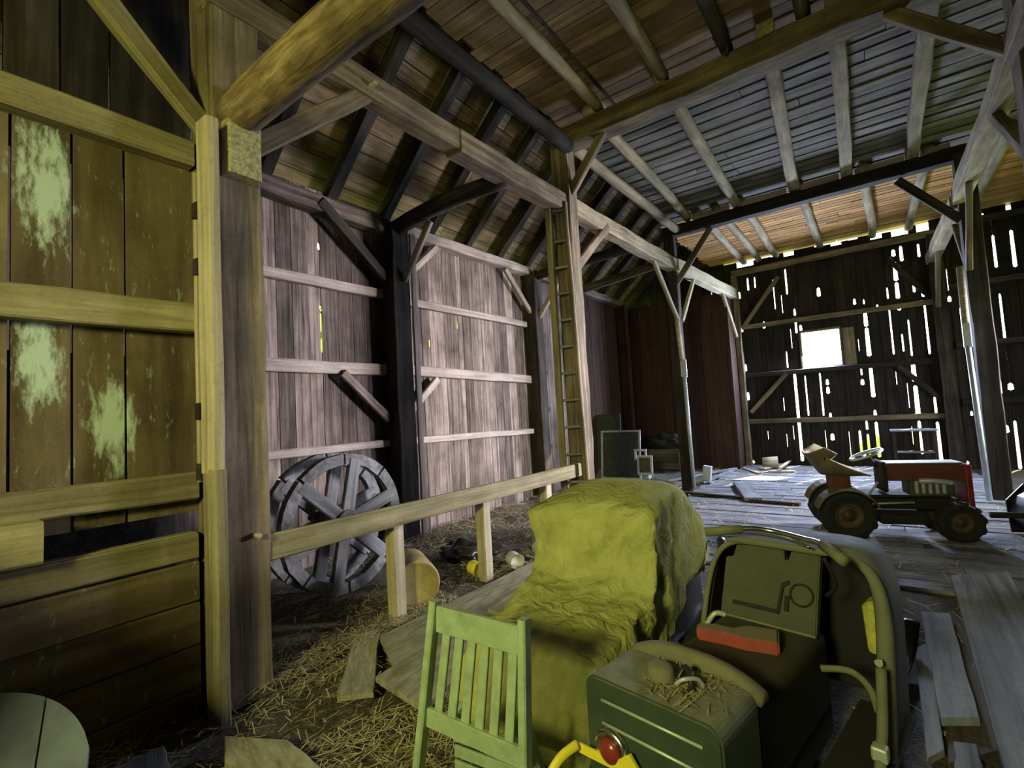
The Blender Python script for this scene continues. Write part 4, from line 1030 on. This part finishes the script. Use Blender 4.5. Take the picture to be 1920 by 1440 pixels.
# window sashes and frames stacked near the ladder
def sash(label, px0, px1, Y, lean_=.15, mat='white', pane='screen', fw=.04, name='window_frame'):
    """leaning frame; px0 lower left, px1 upper right"""
    a = ony(*px0, Y); b = ony(*px1, Y); w_, h_ = b.x-a.x, b.z-max(a.z, 0); z0 = max(a.z, 0.01)
    o = thing(name, label, 'window frame', (a.x, Y, z0), 0, 'old window frames stacked near the ladder')
    Rm = Matrix.Translation((a.x, Y, z0)) @ Matrix.Rotation(-lean_, 4, 'X'); o.matrix_basis = Rm; MW[o.name] = Rm.copy()
    for c_, s_ in (((w_/2, 0, fw/2), (w_, .03, fw)), ((w_/2, 0, h_-fw/2), (w_, .03, fw)), ((fw/2, 0, h_/2), (fw, .03, h_-2*fw)), ((w_-fw/2, 0, h_/2), (fw, .03, h_-2*fw))):
        box('frame_bar', c_, s_, mat, o, .004, True)
    if pane: box('pane', (w_/2, .004, h_/2), (w_-2*fw, .006, h_-2*fw), pane, o, .0, True)
    return o
sash('large dusty green window sash leaning near the ladder foot', (1128, 897), (1196, 806), 10.2, .12, 'white')
sash('tall thin screen frame standing behind the window sash', (1120, 880), (1160, 776), 10.6, .05, 'grey', 'screen', .025)
sash('upper small white frame in the stack beside the sash', (1190, 862), (1212, 842), 9.9, .0, 'white', None, .045)
sash('lower small white frame at the front of the stack', (1196, 890), (1222, 854), 9.7, .05, 'white', 'screen', .045)
o = box('block', onz(1207, 890, .08), (.3, .2, .16), 'white', None, .01); tag(o, 'small white wooden block at the foot of the frame stack', 'block')
# far floor: debris
def stick(label, a, b, w_, h_, mat, z=0.0, name='board', cat='board'):
    p, q = onz(*a, z+h_/2), onz(*b, z+h_/2); o = timber(name, p, q, w_, h_, mat, None, .004); return tag(o, label, cat, 'laths and boards on the far floor')
stick('long pale lath lying left of the slim post foot', (1252, 902), (1380, 878), .08, .04, 'plank')
stick('pale lath lying across the floor right of the slim post', (1316, 905), (1374, 882), .09, .04, 'plank')
stick('thin grey lath near the far corner post', (1325, 886), (1378, 881), .10, .05, 'plank')
stick('splintered lath in front of the sunlit rubbish', (1394, 878), (1424, 888), .07, .04, 'pale')
stick('grey board end sticking up beside the tractor seat', (1388, 905), (1412, 936), .26, .05, 'plank', .03)
stick('dark plank edge lying in front of the planked floor', (1240, 921), (1398, 934), .10, .05, 'beam_dark')
stick('dark plank edge running to the tractor rear wheel', (1398, 938), (1500, 946), .10, .05, 'beam_dark')
o = box('box', onz(1322, 885, .16), (.16, .12, .32), 'white', None, .01, Mx=Matrix.Translation(onz(1326, 888, .16)) @ Matrix.Rotation(.15, 4, 'Y')); tag(o, 'narrow white box standing right of the slim post', 'box')
# sunlit rubbish by the far wall
c_ = onz(1455, 876, .06)
o = thing('bucket', 'tan bucket lying in the sun patch by the far wall', 'bucket', (c_.x-.15, c_.y+.25, .14), .2)
mk('body', lathe_bm([(.001, -.16), (.11, -.16), (.14, .16), (.13, .16), (.10, -.14), (.001, -.14)], 18, axis='X'), 'pale', o, None, True, True)
stick('bright pale board lying in the sun patch', (1428, 880), (1480, 868), .14, .05, 'pale', .0)
stick('second pale board lying crosswise in the sun patch', (1440, 884), (1490, 884), .12, .05, 'pale', .0)
stick('short pale stick propped in the sun patch', (1462, 878), (1484, 862), .06, .04, 'pale', .08)
# dark crate and hay heap against the bin
c_ = ony(1262, 850, 11.0)
o = thing('crate', 'dark wooden crate against the red-brown bin wall', 'crate', (-4.15, 12.0, 0))
box('body', (0, 0, .28), (.75, .4, .5), 'dbox', o, .01, True)
for k in range(3): box('slat', (0, -.21, .12+.17*k), (.77, .02, .13), 'dbox', o, .004, True)
bm = bmesh.new(); bmesh.ops.create_icosphere(bm, subdivisions=4, radius=1)
for v_ in bm.verts:
    n_ = noise.noise(v_.co*2.0)*.4+noise.noise(v_.co*7)*.2
    v_.co = V((v_.co.x*.5, v_.co.y*.22, v_.co.z*.2))*(1+n_)
o = mk('sack', bm, 'blackm', None, Matrix.Translation((-4.15, 12.0, .70)), smooth=True); tag(o, 'dark sack slumped on top of the wooden crate', 'sack')
# small table at the far wall
tbx = ony(1712, 806, 12.9); o = thing('side_table', 'low dark table standing against the chinked far wall', 'table', (tbx.x, 12.9, 0))
zt = tbx.z
box('tabletop', (0, 0, zt), (.75, .4, .03), 'plank', o, .005, True)
for sx in (-.32, .32):
    for sy in (-.16, .16): box('leg', (sx, sy, zt/2-.01), (.05, .05, zt-.02), 'beam_dark', o, .004, True)
box('shelf', (0, 0, zt*.45), (.66, .34, .02), 'plank', o, .004, True)
# bush outside, seen through the chinks of the left wall
for (x, y, z, r_), lb in (((-9.5, 4.2, 3.0, 2.6), 'yellow-green bush outside, seen through the left wall slit'), ((-10.5, 11.5, 3.0, 2.5), 'bright bush outside, seen through the knot holes nearer the ladder'), ((.35, 17, .35, .75), 'green bush outside, seen low through the far wall slits')):
    bm = bmesh.new(); bmesh.ops.create_icosphere(bm, subdivisions=4, radius=r_)
    for v_ in bm.verts: v_.co *= 1+.22*noise.noise(v_.co*1.6)+.12*noise.noise(v_.co*4.5)
    o = mk('bush', bm, 'leaf', None, Matrix.Translation((x, y, z-.6)), smooth=True); tag(o, lb, 'bush', 'bushes outside')

# straw and chaff strewn on the floor
bm = bmesh.new()
def blade(x, y, z, L, a, tilt, wd):
    d = V((math.cos(a), math.sin(a), tilt)).normalized()*L/2; s_ = V((-math.sin(a), math.cos(a), 0))*wd
    p = V((x, y, z)); q = [bm.verts.new(p+o_) for o_ in (-d-s_, -d+s_, d+s_, d-s_)]
    bm.faces.new(q)
for k in range(26000):
    r_ = random.random()
    if r_ < .5: x, y = random.uniform(-3.3, -.4), random.uniform(.6, 3.2); z = .008
    elif r_ < .82: x, y = random.uniform(-5.2, -2.6), random.uniform(1.2, 8.0); z = .012
    else: x, y = random.uniform(-5, 1.5), random.uniform(3, 13); z = .008
    if noise.noise((x*1.3, y*1.3, 5)) < -.15 and random.random() < .8: continue
    L = random.uniform(.03, .13) if y < 4 else random.uniform(.05, .2)
    blade(x, y, z+random.random()*.02+(.03 if x < -3 else 0), L, random.uniform(0, PI), random.uniform(-.15, .25), random.uniform(.0012, .003)*(1 if y < 4 else 2))
# a little on the tail box
Rm = MW[s2.name]
for k in range(260):
    p = Rm @ V((random.gauss(.06, .07), random.uniform(.02, .25), .632)); blade(p.x, p.y, p.z+random.random()*.008, random.uniform(.015, .06), random.uniform(0, PI), random.uniform(-.1, .3), .0014)
o = mk('straw', bm, 'straw'); o['kind'] = 'stuff'; tag(o, 'loose straw and chaff strewn over the floor', 'straw')
